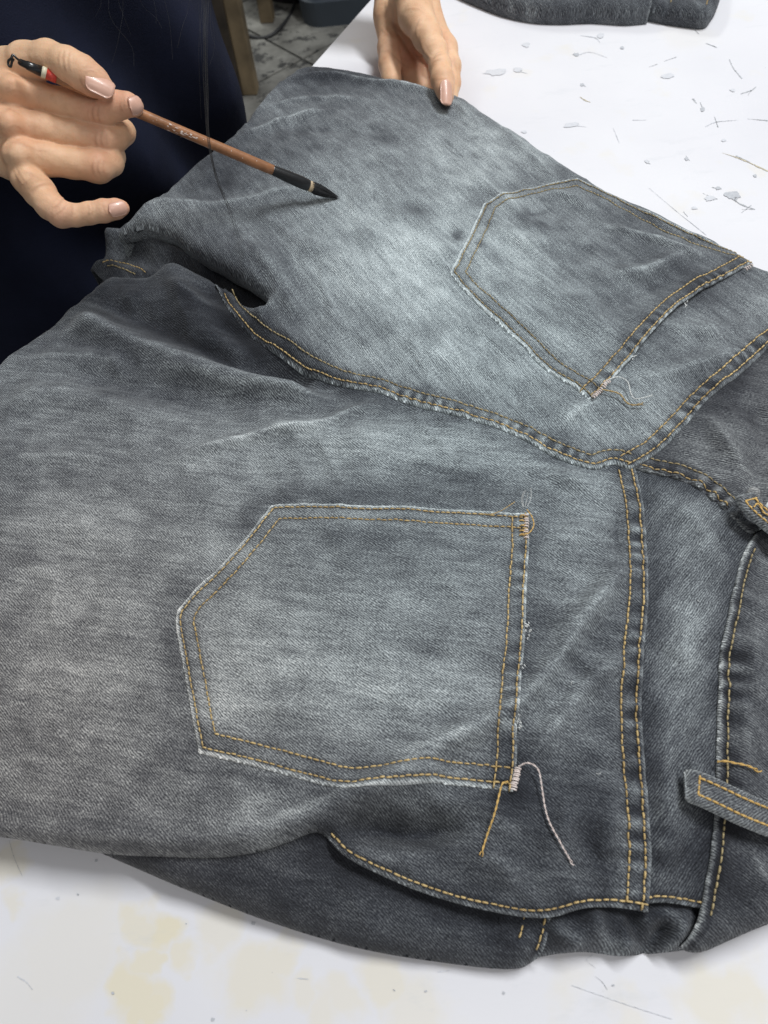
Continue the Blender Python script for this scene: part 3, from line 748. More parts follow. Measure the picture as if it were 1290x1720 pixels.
def dab(u, v, ru, rv, mat, z=.00045):
    n = 22; a = np.arange(n)/n*2*np.pi; k = .55+.45*vnoise(a*1.6+u, a*0+v)+.35*rng.random(n)*(rng.random(n) < .3)
    k[-1] = (k[0]+k[-2])/2; V = at(u+np.cos(a)*ru*k, v+np.sin(a)*rv*k, 0.); V[:, 2] = z
    V = np.vstack([V.mean(0), V]); mesh_obj('paint_spot', V, [(0, 1+i, 1+(i+1) % n) for i in range(n)], mat, table, smooth=False)
SPOT = simple('grey_paint_spot', (0.48, 0.49, 0.52), .5, .12, 600); SPOTL = simple('pale_grey_paint_spot', (0.62, 0.625, 0.66), .5, .06, 500)
for a in ((1231,328,17,7,SPOT),(1192,334,9,6,SPOTL),(1206,317,6,3,SPOT),(1045,81,4,2.5,SPOT),(883,76,7,5,SPOTL),(978,143,4,3,SPOT),(1008,60,8,5,SPOTL),(968,92,6,3,SPOT),(1180,184,4,4,SPOT),(1230,152,5,3,SPOTL),
          (835,122,22,7,SPOTL),(870,118,9,4,SPOTL),(1087,272,4,3,SPOTL),(1153,267,3,4,SPOT),(1268,296,3,3,SPOT),(1215,236,5,3,SPOTL),(880,222,5,3,SPOTL),(1120,128,14,5,SPOTL),(960,210,16,5,SPOTL),(1166,350,6,3,SPOTL),
          (162,1446,3,3,SPOT),(98,1509,4,3,SPOTL),(426,1551,4,3,SPOT),(190,1668,3,2.5,SPOT),(358,1712,4,3,SPOT),(846,1668,3,3,SPOT),(715,1665,3,2,SPOT),(1030,1655,3,2,SPOT),(131,1502,2,2,SPOT)): dab(*a)
#@@CLOTH
# ------------------------------------------------------------------ jeans
jeans = empty('jeans', (float(at(600, 900, 0)[0]), float(at(600, 900, 0)[1]), 0))
tag(jeans, 'faded grey denim jeans lying back side up across the white table, being painted', 'jeans')
TW_LEG = ((500, 1000), (545, 1040)); TW_UP = ((700, 450), (740, 490)); TW_YOKE = ((1150, 1000), (1180, 960)); TW_YOKE2 = ((1180, 700), (1240, 712)); TW_WB = ((1250, 1000), (1285, 1020))

def plow(z0, pts, w, h):      # extra height bump helper in pixel space
    L = px2xy(pts)
    def f(P):
        d, s, g = pdist(P, L, w*3); r = np.zeros(len(P)); m = d < w*3; r[m] = h*np.exp(-(d[m]/w)**2); return r
    return f
def sumf(*fs): return lambda P: sum(f(P) for f in fs)

# front waist piece seen at the near edge, puckered
front_low = Panel('front_pocket_panel', [
 dict(p=[(840,1500),(1000,1480),(1150,1490),(1300,1400)], w=0, r=0),
 dict(p=[(1300,1400),(1300,1555)], w=0, r=0),
 dict(p=[(1300,1552),(1225,1579),(1165,1594),(1130,1599),(1075,1604),(1050,1606),(990,1599),(940,1602),(905,1608)], r=.009, sk=.012, w=.3),
 dict(p=[(905,1608),(870,1600),(840,1560),(840,1500)], w=0, r=0)], off=-.0065, fade=.27, twill=TW_LEG, parent=jeans,
 feats=[('fade', [(1120,1535),(1138,1560),(1125,1590)], .22, .003), ('fade', [(1000,1540),(1012,1575),(1042,1595)], .18, .003), ('fade', [(1080,1545),(1095,1570)], .15, .003), ('fade', [(940,1560),(975,1590)], .15, .003), ('fade', [(1020,1600),(1100,1596),(1150,1590)], .12, .003), ('ridge', [(930,1560),(960,1590)], .004, .004), ('ridge', [(1000,1540),(1010,1575),(1045,1595)], .005, .004), ('ridge', [(1150,1540),(1135,1570)], .004, .004), ('ridge', [(1065,1550),(1075,1580)], -.004, .004), ('ridge', [(985,1560),(1040,1555),(1060,1585)], .004, .005), ('ridge', [(1080,1545),(1120,1540),(1140,1560),(1120,1590)], .005, .004), ('ridge', [(940,1570),(985,1590)], .003, .004),
        ('ridge', [(1090,1595),(1110,1560)], -.004, .003), ('ridge', [(1030,1590),(1010,1560)], -.003, .004)])
# side of the front leg under the fold
front_leg = Panel('front_leg_panel', [
 dict(p=[(120,1400),(400,1340),(600,1360),(760,1440),(930,1490)], w=0, r=0),
 dict(p=[(930,1490),(926,1545),(912,1600),(904,1612)], r=.0016, sk=.004, w=1),
 dict(p=[(904,1612),(885,1624),(858,1628),(740,1616),(600,1592),(450,1548),(300,1490),(225,1458),(160,1430)], r=.012, sk=.0125, w=.2),
 dict(p=[(160,1430),(120,1400)], w=0, r=0)], off=-.0030, fade=.235, twill=TW_LEG, parent=jeans,
 feats=[('fade', [(900,1540),(885,1600)], .06, .006, 0), ('ridge', [(300,1470),(480,1500),(700,1560)], .003, .012), ('ridge', [(560,1440),(640,1475),(800,1540),(900,1550)], -.004, .005), ('pucker', [(915,1545),(880,1615)], .0004, .003, .005)])
# cloth under the raised upper leg
_tun = at(300, 440, .03)[:2]
inner = Panel('inner_leg_panel', [
 dict(p=[(150,450),(168,436),(182,415),(188,395),(205,375),(300,350)], r=.006, sk=.05, w=.1),
 dict(p=[(300,350),(420,400),(480,480),(470,540)], w=0, r=0),
 dict(p=[(470,540),(380,540),(300,500),(200,490),(150,450)], w=0, r=0)], off=-.018, fade=.26, twill=TW_UP, parent=jeans, step=.0014,
 feats=[('ridge', [(186,408),(240,416),(300,440),(350,462)], .013, .0085), ('fade', [(186,400),(240,408),(300,432),(350,456)], .07, .005), ('ridge', [(165,445),(240,462),(300,470)], .004, .005), ('ridge', [(350,458),(380,470),(400,500)], .006, .006)])
# upper yoke, lower yoke, waistband
yoke_low = Panel('yoke_panel', [
 dict(p=[(1020,770),(1100,770),(1180,810),(1262,880)], w=0, r=0),
 dict(p=[(1262,880),(1266,920),(1250,1000),(1235,1100),(1230,1280),(1225,1400),(1200,1500),(1182,1528)], w=0, r=0),
 dict(p=[(1182,1526),(1120,1516),(1060,1520)], r=.0015, sk=.004, w=.8),
 dict(p=[(1060,1520),(1040,1300),(1040,1000),(1020,770)], w=0, r=0)], off=0.0, fade=.40, twill=TW_YOKE, parent=jeans,
 feats=[('pucker', [(1110,1380),(1100,1470)], .0004, .006, .012)])
yoke_up = Panel('yoke_panel', [
 dict(p=[(1040,760),(1100,720),(1220,600),(1330,500)], w=0, r=0),
 dict(p=[(1330,500),(1368,505),(1385,560),(1375,700),(1330,850),(1300,870)], w=0, r=.008, sk=.02),
 dict(p=[(1300,870),(1262,895),(1243,880),(1222,858),(1198,838),(1168,815),(1130,801),(1095,793),(1064,783)], r=.0018, sk=.004, w=.9, wob=.0004),
 dict(p=[(1064,783),(1040,760)], w=0, r=0)], off=.0024, fade=.375, twill=TW_YOKE2, parent=jeans, warm=.3,
 feats=[('pucker', [(1090,785),(1150,797),(1200,828),(1240,865)], .0009, .0045, .009), ('ridge', [(1285,700),(1278,780),(1250,860)], -.004, .007)])
# lower leg back panel
ysx = [(1068,786),(1083,850),(1089,950),(1089,1020),(1081,1100),(1079,1200),(1083,1280),(1092,1380),(1095,1450),(1090,1532)]
seat_px = [(358,466),(366,484),(385,520),(420,556),(470,592),(520,622),(580,646),(640,660),(700,682),(780,700),(860,728),(940,768),(1000,787),(1030,777),(1060,786)]
roll_L = px2xy([(120,1425),(300,1420),(430,1405),(530,1370),(610,1325),(700,1300)])
leg_low = Panel('back_leg_panel', [
 dict(p=[(-240,860),(-150,752),(-70,668),(0,600),(50,562),(95,530),(150,480),(182,456),(215,458),(250,458),(290,443),(330,452),(372,475)], r=.010, sk=.06, w=.1),
 dict(p=[(372,475),(400,510),(440,552),(520,600),(600,635),(700,665),(800,690),(900,730),(1000,765),(1068,786)], w=0, r=0),
 dict(p=ysx, r=.0017, sk=.004, w=.7, wob=.0002),
 dict(p=[(1090,1532),(1040,1524),(980,1526),(930,1540),(880,1540),(750,1512),(640,1470),(575,1435),(548,1405)], r=.0024, sk=.006, w=1.1),
 dict(p=[(548,1405),(530,1396),(490,1410),(420,1432),(340,1440),(250,1437),(170,1432),(80,1418),(0,1406),(-120,1396),(-330,1380)], r=.008, sk=.011, w=.25),
 dict(p=[(-330,1380),(-335,1200),(-300,1000),(-240,860)], w=0, r=.008, sk=.03)], off=.0020, fade=.430, twill=TW_LEG, parent=jeans, step=.00105,
 feats=[('fade', [(400,1392),(500,1368),(575,1335),(640,1314),(720,1298)], .10, .0022), ('fade', [(560,1392),(620,1392),(700,1400)], -.10, .005), ('ridge', [(-60,1400),(170,1405),(300,1412),(400,1408),(500,1385),(575,1350),(640,1325),(720,1305)], .0095, .0075), ('ridge', [(600,1400),(680,1400),(780,1380)], -.003, .006),  # fade lines paint the roll's highlight and the shade below it
        ('pucker', [(1070,800),(1072,1000),(1064,1200),(1068,1400),(1070,1520)], .00045, .0055, .0105), ('ridge', [(1057,800),(1070,960),(1068,1080),(1063,1200),(1068,1350),(1072,1520)], .0006, .004),
        ('ridge', [(290,448),(300,480),(330,540)], .006, .012), ('fade', [(1040,1330),(1046,1400),(1046,1500)], .06, .004)])
# upper leg back panel
leg_up = Panel('back_leg_panel', [
 dict(p=seat_px, r=.0020, sk=.006, w=1.3, wob=.00004),
 dict(p=[(1060,786),(1085,772),(1108,757),(1150,718),(1190,672),(1240,630),(1290,585),(1340,545),(1370,515)], r=.0016, sk=.004, w=.7, wob=.0002),
 dict(p=[(1370,515),(1350,475),(1315,450),(1290,443),(1267,434),(1210,400),(1130,362),(1050,325),(990,292),(900,236),(830,190),(770,152)], r=.012, sk=.018, w=.1),
 dict(p=[(770,152),(700,137),(620,116),(533,103)], r=.012, sk=.016, w=.1),
 dict(p=[(533,103),(487,121),(438,166),(396,219),(376,234),(348,254),(298,298),(250,340),(206,374),(192,388)], r=.006, sk=.05, w=0),
 dict(p=[(192,388),(214,381),(240,376),(286,387),(309,408),(360,437),(416,470),(442,490),(449,504),(444,514),(428,513),(405,500),(385,478),(358,466)], r=.006, sk=.010, w=0)],
 off=.0046, fade=.475, twill=TW_UP, parent=jeans, step=.0012,
 extra=plow(0, [(200,380),(290,375),(360,420),(430,470)], .018, .007),
 feats=[('pucker', [(600,640),(700,672),(860,716),(940,752),(1000,772)], .00025, .004, .008), ('pucker', [(1085,755),(1150,700),(1200,640),(1290,565)], .0005, .0055, .010),
        ('ridge', [(440,530),(470,560),(520,590)], .002, .006), ('ridge', [(372,470),(420,530),(450,560)], -.003, .006)])
# waistband over everything at the right
band = Panel('waistband', [
 dict(p=[(1266,900),(1256,915),(1240,965),(1222,1040),(1210,1110),(1208,1200),(1206,1280),(1203,1350),(1195,1430),(1186,1490),(1174,1545),(1150,1590)], r=.0020, sk=.005, w=1.8, wob=.0001),
 dict(p=[(1150,1590),(1180,1600),(1240,1578),(1300,1550),(1400,1500),(1440,1460)], r=.010, sk=.013, w=.2),
 dict(p=[(1440,1460),(1452,1300),(1448,1100),(1420,850)], w=0, r=.006, sk=.03),
 dict(p=[(1420,850),(1300,880),(1266,900)], w=0, r=0)], off=.0030, fade=.35, twill=TW_WB, parent=jeans, warm=.2, edgefade=.24,
 feats=[('pucker', [(1240,1000),(1230,1150),(1228,1300),(1222,1450)], .0004, .007, .012), ('ridge', [(1290,920),(1262,1000)], -.003, .006)])
band_up = Panel('waistband', [
 dict(p=[(1272,868),(1285,848),(1300,825),(1335,740),(1352,640),(1358,560),(1372,500)], r=.0020, sk=.005, w=1.6),
 dict(p=[(1372,500),(1440,545),(1455,700),(1430,860)], w=0, r=.008, sk=.03), dict(p=[(1430,860),(1400,900),(1300,905)], w=0, r=0), dict(p=[(1300,905),(1272,868)], w=0, r=0)],
 off=.0030, fade=.34, twill=TW_WB, parent=jeans, warm=.2, edgefade=.34)

# pockets
def pocket(edge_px, open_px, leg, fade, twill, mouth, label, d1=.0029, d2=.0098, open_wob=.0004, mat=GOLD, dens=1.0, wrp=((500, 1000), (560, 1008))):
    hf = lambda P: leg.height(P)
    E = [dict(p=edge_px[i:i+2] if not isinstance(edge_px[i], list) else edge_px[i], r=.0016, sk=.0034, w=1.25, wob=.00004) for i in range(len(edge_px)) if isinstance(edge_px[i], list)]
    E.append(dict(p=open_px, r=.0014, sk=.0022, w=.7, wob=open_wob))
    oc = px2xy(open_px, hf=lambda P: leg.hfun(P))
    mid = oc[len(oc)//2]
    def ex(P):
        d, s, g = pdist(P, oc, .03); r = np.zeros(len(P)); m = d < .03
        tot = np.linalg.norm(np.diff(oc, axis=0), axis=1).sum()
        r[m] = mouth*np.exp(-(d[m]/.012)**2)*np.sin(np.clip(s[m]/tot, 0, 1)*np.pi)
        return r
    p = Panel('back_pocket', E, off=.0019, fade=fade, twill=twill, parent=jeans, hfun=hf, creases=False, extra=ex, edgefade=.40, warp=wrp,
              feats=[('pucker', np.vstack([inset(e['L'], .0055, None) if False else e['L'] for e in []]) if False else open_px, .0003, .007, .009)], step=.00105)
    p.obj['label'] = label
    corners = [px2xy([e[0] if k == 0 else e[-1]], smooth=False, hf=p.raw)[0] for e in [x for x in edge_px] for k in (0,)]
    last = px2xy([edge_px[-1][-1]], smooth=False, hf=p.raw)[0]
    curves = [e['L'] for e in p.edges[:-1]]
    ccw = p.ccw
    for d, mt in ((d1, mat), (d2, mat)):
        # inset each side curve, then trim at the mutual corners
        offs = [inset(c, d, ccw) for c in curves]
        opn = inset(p.edges[-1]['L'], .0005, ccw)
        poly = [offs[0][0]]
        for i in range(len(offs)-1):
            a, b = offs[i], offs[i+1]
            poly_pts = seg_inter(a, b)
            offs[i] = poly_pts[0]; offs[i+1] = poly_pts[1]
        full = np.vstack(offs)
        stitches(p.obj, p, full, mt, rad=.00043*dens)
    for d in (.0018, .0088):
        stitches(p.obj, p, inset(p.edges[-1]['L'], d, ccw), GOLD, rad=.00048)
    return p
def seg_inter(a, b):
    best = None
    for i in range(len(a)-1, 0, -1):
        for j in range(0, min(len(b)-1, 12)):
            p, r = a[i-1], a[i]-a[i-1]; q, s = b[j], b[j+1]-b[j]
            c = r[0]*s[1]-r[1]*s[0]
            if abs(c) < 1e-14: continue
            t = ((q-p)[0]*s[1]-(q-p)[1]*s[0])/c; u = ((q-p)[0]*r[1]-(q-p)[1]*r[0])/c
            if -.001 <= t <= 1.001 and -.001 <= u <= 1.001:
                X = p+t*r
                return np.vstack([a[:i], X]), np.vstack([X, b[j+1:]])
        if i < len(a)-14: break
    return a, b
near_pocket = pocket([
 [(888,860),(840,858),(750,853),(650,847),(550,844),(455,846)],
 [(455,846),(424,886),(386,930),(345,970),(315,1001),(297,1022)],
 [(297,1022),(293,1040),(304,1110),(318,1190),(332,1264)],
 [(332,1264),(413,1283),(494,1305),(581,1322),(660,1318),(738,1315),(825,1324),(862,1329)]],
 [(862,1329),(868,1280),(868,1230),(875,1160),(881,1080),(885,1000),(888,930),(889,860)], leg_low, .465, ((600,1000),(648,1034)), .0008, 'back pocket nearest the camera with loose thread tails')
far_pocket = pocket([
 [(990,669),(972,654),(920,621),(869,570),(812,519),(755,457)],
 [(755,457),(780,408),(812,340)],
 [(812,340),(883,315),(970,297)],
 [(970,297),(1029,325),(1089,352),(1135,375),(1203,407),(1267,433)]],
 [(1267,441),(1231,457),(1190,478),(1148,505),(1112,537),(1066,592),(1048,612),(1025,640),(992,669)], leg_up, .445, ((1000,450),(1045,490)), .004, 'back pocket farther from the camera below the thumb', open_wob=.0007, mat=GOLD_DULL, wrp=((700, 450), (740, 490)))

# seams on the leg panels
def seam(panel, e, ds, mats, parent=None, trim=(0, 0), **kw):
    for d, mt in zip(ds, mats):
        L = inset(panel.edges[e]['L'], d, panel.ccw)
        a, b = trim; L = L[a:len(L)-b] if b else L[a:]
        stitches(parent or panel.obj, panel, L, mt, **kw)
seam(leg_up, 0, (.0028, .0088), (GOLD, GOLD_DULL), trim=(5, 0))
seam(leg_up, 1, (.0028, .0092), (GOLD, GOLD))
seam(leg_low, 2, (.0028, .0096), (GOLD, GOLD), rad=.0005)
seam(leg_low, 3, (.0026,), (GOLD,))
seam(yoke_up, 2, (.0024, .0085), (GOLD, GOLD_DULL), trim=(14, 0))
seam(yoke_low, 2, (.0022,), (GOLD,))
seam(front_leg, 1, (.0026, .0110), (GOLD, GOLD))
seam(band, 0, (.0040,), (GOLD_DULL,), trim=(3, 6))
seam(band_up, 0, (.0036,), (GOLD_DULL,))
# inner leg seam by the table edge
stitches(inner.obj, inner, px2xy([(172,440),(190,437),(215,443),(246,458)], hf=inner.height), GOLD)
stitches(inner.obj, inner, px2xy([(180,446),(205,450),(230,462)], hf=inner.height), GOLD_DULL)
# bar tacks
def bartack(panel, a, b, mat, n=11, w=.0024, rad=.0004, label=None):
    L = px2xy([a, b], smooth=False, hf=panel.height); parts = []
    t = L[1]-L[0]; t /= np.linalg.norm(t); nrm = np.array([-t[1], t[0]])
    for i in range(n):
        c = L[0]+(L[1]-L[0])*i/(n-1)+rng.normal(0, .00015, 2)
        q = np.array([c-nrm*w/2, c-nrm*w/4, c+nrm*w/4, c+nrm*w/2]); z = panel.height(q)+.0009+np.array([-.0009, 0, 0, -.0009])
        parts.append(tube(np.c_[q, z], rad, 5))
    V, F = join(parts); o = mesh_obj('bar_tack', V, F, mat, panel.obj)
    if label: o['label'] = label
    return o
bartack(near_pocket, (870,1290), (862,1326), PINK, label='pale pink bar tack')
bartack(near_pocket, (884,866), (884,903), PINK, label='pale pink bar tack with dark gaps', n=9)
bartack(near_pocket, (877,866), (877,900), GOLD_BRIGHT, n=5)
bartack(far_pocket, (1022,642), (996,668), PINK, n=12, label='pale pink bar tack')
bartack(far_pocket, (1262,446), (1252,452), PINK, n=4)
# loose threads
loose(jeans, [(852,1316),(843,1319),(838,1335),(830,1368),(818,1402),(808,1437)], GOLD_BRIGHT, .00042, label='gold thread tail', panel=leg_low, up=.0016, lifts=[.002,.004,.0035,.002,.001,.0])
loose(jeans, [(870,1290),(884,1286),(900,1296),(908,1330),(918,1375),(938,1415),(961,1455)], PINK, .00038, label='pale pink thread tail', panel=leg_low, up=.001, lifts=[.002,.004,.0045,.003,.0015,.001,.0])
loose(jeans, [(1018,646),(1035,643),(1050,650),(1058,668),(1064,676),(1075,677),(1092,674)], WHITE_T, .00030, label='white thread tail', panel=leg_up, up=.001, lifts=[.003,.004,.004,.002,.002,.003,.004])
loose(jeans, [(1010,660),(1025,663),(1040,668),(1052,680),(1062,684),(1079,684)], GOLD, .00045, label='gold thread tail', panel=leg_up, up=.001, lifts=[.002,.002,.002,.001,.001,.002])
loose(jeans, [(864,848),(852,856),(840,862),(825,867),(811,867)], GOLD, .00026, label='thin gold thread end', panel=near_pocket, up=.001, lifts=[.002,.002,.001,.001,.001])
loose(near_pocket.obj, [(884,862),(893,876),(895,890),(886,902),(872,904)], GOLD_BRIGHT, .00035, label='curl of gold thread', panel=leg_low, up=.0028, lifts=[.001,.001,.001,.001,.001])
for pp in ([(879,855),(876,846),(880,838)], [(881,855),(884,845),(884,841)], [(884,856),(890,846),(889,834)], [(878,856),(874,848),(877,840)]):
    loose(near_pocket.obj, pp, WHITE_T, .00016, name='frayed_fibre', panel=leg_low, up=.0025, lifts=[.0, .003, .006], sides=4)
loose(jeans, [(1203,1281),(1215,1281),(1235,1284),(1255,1289),(1274,1298)], GOLD_BRIGHT, .0005, label='gold thread tail on the waistband', panel=band, up=.0008, lifts=[.001,.002,.001,.001,.001])
# white frays along the pocket mouths
for (u, v, n, pn) in ((886,1050,7,near_pocket),(886,1065,5,near_pocket),(871,1212,8,near_pocket),(873,1222,5,near_pocket),(880,1120,3,near_pocket),(1152,508,6,far_pocket),(1065,598,5,far_pocket)):
    parts = []
    for k in range(n):
        c = px2xy([(u+rng.normal(0, 2), v+rng.normal(0, 5))], smooth=False, hf=pn.raw)[0]
        a = rng.uniform(0, 6.28); q = np.array([[c[0]+.0006*math.cos(a+s*1.6)*s, c[1]+.0006*math.sin(a+s*1.6)*s, 0] for s in (0, .5, 1, 1.6)])
        z = pn.raw(q[:, :2])+np.array([0, .0006, .0008, .0004])*rng.uniform(.5, 1.4); parts.append(tube(np.c_[q[:, :2], z], .00022, 4))
    V, F = join(parts); mesh_obj('frayed_edge', V, F, WHITE_T, pn.obj, kind='stuff')

# belt loops (raised strips)
def belt_loop(pts, halfw, hts, panel, label, tipr=.005):
    c = px2xy(pts, smooth=False, hf=panel.height); z = panel.height(c)+np.array(hts)
    C3 = catmull(np.c_[c, z], .0007); n = len(C3)
    T = np.gradient(C3[:, :2], axis=0); T /= np.linalg.norm(T, axis=1)[:, None]; N = np.c_[-T[:, 1], T[:, 0]]
    m = 13; V = []; th = .0027
    prof = []
    xs = np.linspace(-1, 1, m)
    for x in xs: prof.append((x*halfw, th*math.sqrt(max(0, 1-abs(x)**4))+.0002*math.cos(x*9)))
    for x in xs[::-1][1:-1]: prof.append((x*halfw, -th*math.sqrt(max(0, 1-abs(x)**4))))
    k = len(prof)
    for i in range(n):
        e = min(i, n-1-i if False else i)*.0007
        sc = math.sqrt(max(0.0, 1-(1-min(1, e/tipr))**2))*.25+.75 if e < tipr else 1
        for (x, h) in prof:
            hh = h*(sc if e >= tipr else max(.3, math.sqrt(max(0, 1-(1-e/tipr)**2)))) 
            V.append((C3[i, 0]+N[i, 0]*x*sc, C3[i, 1]+N[i, 1]*x*sc, C3[i, 2]+hh+(.0011*math.exp(-((e-.003)/.0022)**2) if h > 0 else 0)+.0003*vnoise(np.array(i*.18), np.array(x*500))))
    F = [(i*k+j, i*k+(j+1) % k, (i+1)*k+(j+1) % k, (i+1)*k+j) for i in range(n-1) for j in range(k)]
    F0 = [tuple(range(k)), tuple((n-1)*k+j for j in reversed(range(k)))]
    o = mesh_obj('belt_loop', V, F+F0, DENIM, jeans)
    o['label'] = label
    V = np.array(V); cnt = len(V); xi = np.tile(np.array([p[0] for p in prof]), n)/halfw
    s_ = np.repeat(np.arange(n)*.0007, k)
    f = .36+.34*np.exp(-((1-np.abs(xi))/.14)**2)+.25*np.exp(-(s_/.0018)**2)+.1*fbm(s_*300, xi*3, 3)
    set_attr(o, 'fade', f); set_attr(o, 'warm', np.full(cnt, .15))
    ul = o.data.uv_layers.new(name='uv'); li = np.zeros(len(o.data.loops), np.int32); o.data.loops.foreach_get('vertex_index', li)
    UV = np.c_[(s_+xi*halfw)*70, (s_-xi*halfw)*70]; ul.data.foreach_set('uv', UV[li].astype(np.float32).ravel())
    ul2 = o.data.uv_layers.new(name='warp'); ul2.data.foreach_set('uv', np.c_[s_*100, xi*halfw*100][li].astype(np.float32).ravel())
    class Fake: pass
    for sd in (-.48, .48):
        q = C3.copy(); q[:, :2] += N*halfw*sd; q[:, 2] += th+.0001
        q = q[int(.0058/.0007):]
        s = np.r_[0, np.cumsum(np.linalg.norm(np.diff(q, axis=0), axis=1))]; p = 0; parts = []
        while p+.0028 < s[-1]:
            t = p+np.array([0, .15, .5, .85, 1])*.0027
            w = np.stack([np.interp(t, s, q[:, j]) for j in range(3)], 1); w[:, 2] += np.array([-.0007, .0001, .0004, .0001, -.0007])
            parts.append(tube(w, .00050*np.array([.5, 1, 1, 1, .5]), 5)); p += .0030
        Vv, Ff = join(parts); mesh_obj('stitch_line', Vv, Ff, GOLD_BRIGHT, o, kind='stuff')
    i = int(.0058/.0007); parts = []
    for kx in np.linspace(-.5, .38, 4):
        a = C3[i].copy(); a[:2] += N[i]*halfw*kx; b = C3[i].copy(); b[:2] += N[i]*halfw*(kx+.26)
        w = np.array([a*(1-t)+b*t for t in (0, .2, .8, 1)]); w[:, 2] += th+np.array([-.0004, .0004, .0004, -.0004]); parts.append(tube(w, .0005, 5))
    Vv, Ff = join(parts); mesh_obj('bar_tack', Vv, Ff, GOLD_BRIGHT, o)
    return o, C3, N
belt_loop([(1146,1322),(1165,1327),(1195,1341),(1240,1362),(1300,1385),(1400,1420)], .0075, [.0030,.0048,.0056,.0052,.0045,.004], band, 'belt loop with two rows of gold stitching')
belt_loop([(1242,842),(1252,862),(1275,885),(1310,908),(1380,940)], .0058, [.0060,.0075,.008,.007,.006], band_up, 'crumpled belt loop with tangled gold thread')
loose(jeans, [(1252,872),(1258,866),(1264,872),(1268,880),(1276,885),(1300,885)], GOLD_BRIGHT, .00045, label='tangle of gold thread on the belt loop', panel=band_up, up=.012)

def lump(u, v, rx, up, panel, lab):
    c = px2xy([(u, v)], smooth=False, hf=panel.height)[0]; z0 = float(panel.height(c[None])[0])+up
    nu, nv = 22, 14; V = []
    for i in range(nv+1):
        th = math.pi*i/nv
        for j in range(nu):
            ph = 2*math.pi*j/nu; d = np.array([math.sin(th)*math.cos(ph), math.sin(th)*math.sin(ph), math.cos(th)])
            k = rx*(1+.30*float(fbm(np.array(d[0]*1.6+u), np.array(d[1]*1.6+d[2]*1.3+v), 3)))
            V.append((c[0]+d[0]*k, c[1]+d[1]*k, z0+d[2]*k*.8))
    V = np.array(V); F = np.array([(i*nu+j, i*nu+(j+1) % nu, (i+1)*nu+(j+1) % nu, (i+1)*nu+j) for i in range(nv) for j in range(nu)])
    o = mesh_obj('belt_loop_end', V, F, DENIM, jeans); o['label'] = lab
    set_attr(o, 'fade', .50+.25*fbm(V[:, 0]*400, V[:, 1]*400+V[:, 2]*300, 3)); set_attr(o, 'warm', np.full(len(V), .5))
    li = np.zeros(len(o.data.loops), np.int32); o.data.loops.foreach_get('vertex_index', li)
    UV = np.c_[V[:, 0]*100+V[:, 2]*60, V[:, 1]*100+V[:, 2]*40][li].astype(np.float32).ravel()
    for nm in ('uv', 'warp'): o.data.uv_layers.new(name=nm).data.foreach_set('uv', UV)
lump(1254, 846, .0034, .0105, yoke_up, 'knobby folded end of the crumpled belt loop')
lump(1243, 862, .0028, .0085, yoke_up, 'knobby folded end of the crumpled belt loop')
# lint on the cloth
parts = []
for (u, v) in ((553,399),(905,742),(640,1180),(200,1000),(420,950),(700,620),(1170,1010),(80,1150),(560,1240),(960,1150),(330,720),(1000,1300)):
    c = px2xy([(u, v)], smooth=False)[0]; pn = leg_up if v < 700 and u > 380 else (yoke_low if u > 1100 else leg_low)
    if (u, v) in ((640,1180),(420,950),(560,1240)): pn = near_pocket
    a = rng.uniform(0, 6.28); L_ = rng.uniform(.0006, .0018)
    q = np.array([[c[0]+L_*t*math.cos(a+t), c[1]+L_*t*math.sin(a+t), 0] for t in (0, .4, .8, 1.2)]); q[:, 2] = pn.height(q[:, :2])+.0004
    parts.append(tube(q, .00014, 4))
V_, F_ = join(parts); mesh_obj('lint', V_, F_, WHITE_T, jeans, kind='stuff')

# folded pair of jeans at the far side of the table
jeans2 = empty('folded_jeans', (float(at(1000, -20, 0)[0]), float(at(1000, -20, 0)[1]), 0))
tag(jeans2, 'second pair of dark grey jeans lying at the far side of the table', 'jeans')
flat2 = lambda P: np.full(len(P), .022)
p2 = Panel('back_leg_panel', [
 dict(p=[(700,-84),(760,-46),(800,-28),(850,-10),(900,0),(950,2),(1000,0),(1060,3),(1096,0)], r=.015, sk=.018, w=.1),
 dict(p=[(1096,0),(1098,-24),(1092,-84)], r=.002, sk=.003, w=.8),
 dict(p=[(1092,-84),(1000,-224),(700,-224)], r=0, w=0), dict(p=[(700,-224),(700,-84)], r=0, w=0)], fade=.31, parent=jeans2, hfun=flat2, creases=False, step=.002, twill=((900, 0), (940, 20)),
 feats=[('ridge', [(860,-29),(900,-16),(960,-18),(1040,-14)], .003, .006), ('ridge', [(1000,-44),(1060,-29),(1090,-24)], -.003, .006)], off=0)
p3 = Panel('waistband', [
 dict(p=[(1090,0),(1120,6),(1160,12),(1192,14),(1205,1),(1214,-16),(1222,-84)], r=.010, sk=.014, w=.2),
 dict(p=[(1222,-84),(1080,-224)], r=0, w=0), dict(p=[(1080,-224),(1090,0)], r=.001, w=0)], fade=.28, parent=jeans2, hfun=flat2, creases=False, step=.002, twill=((900, 0), (940, 20)), off=-.003,
 feats=[('ridge', [(1120,-44),(1125,6)], -.004, .003), ('ridge', [(1150,-44),(1165,6)], .002, .004)])
stitches(p2.obj, p2, px2xy([(1086,-44),(1088,-24),(1086,-2)], hf=p2.height), GOLD, rad=.0006)
stitches(p3.obj, p3, px2xy([(1128,-44),(1130,-14),(1126,6)], hf=p3.height), GOLD_DULL, rad=.0006)
stitches(p3.obj, p3, px2xy([(1186,-44),(1192,-14),(1186,10)], hf=p3.height), GOLD, rad=.0006)
#@@END CLOTH

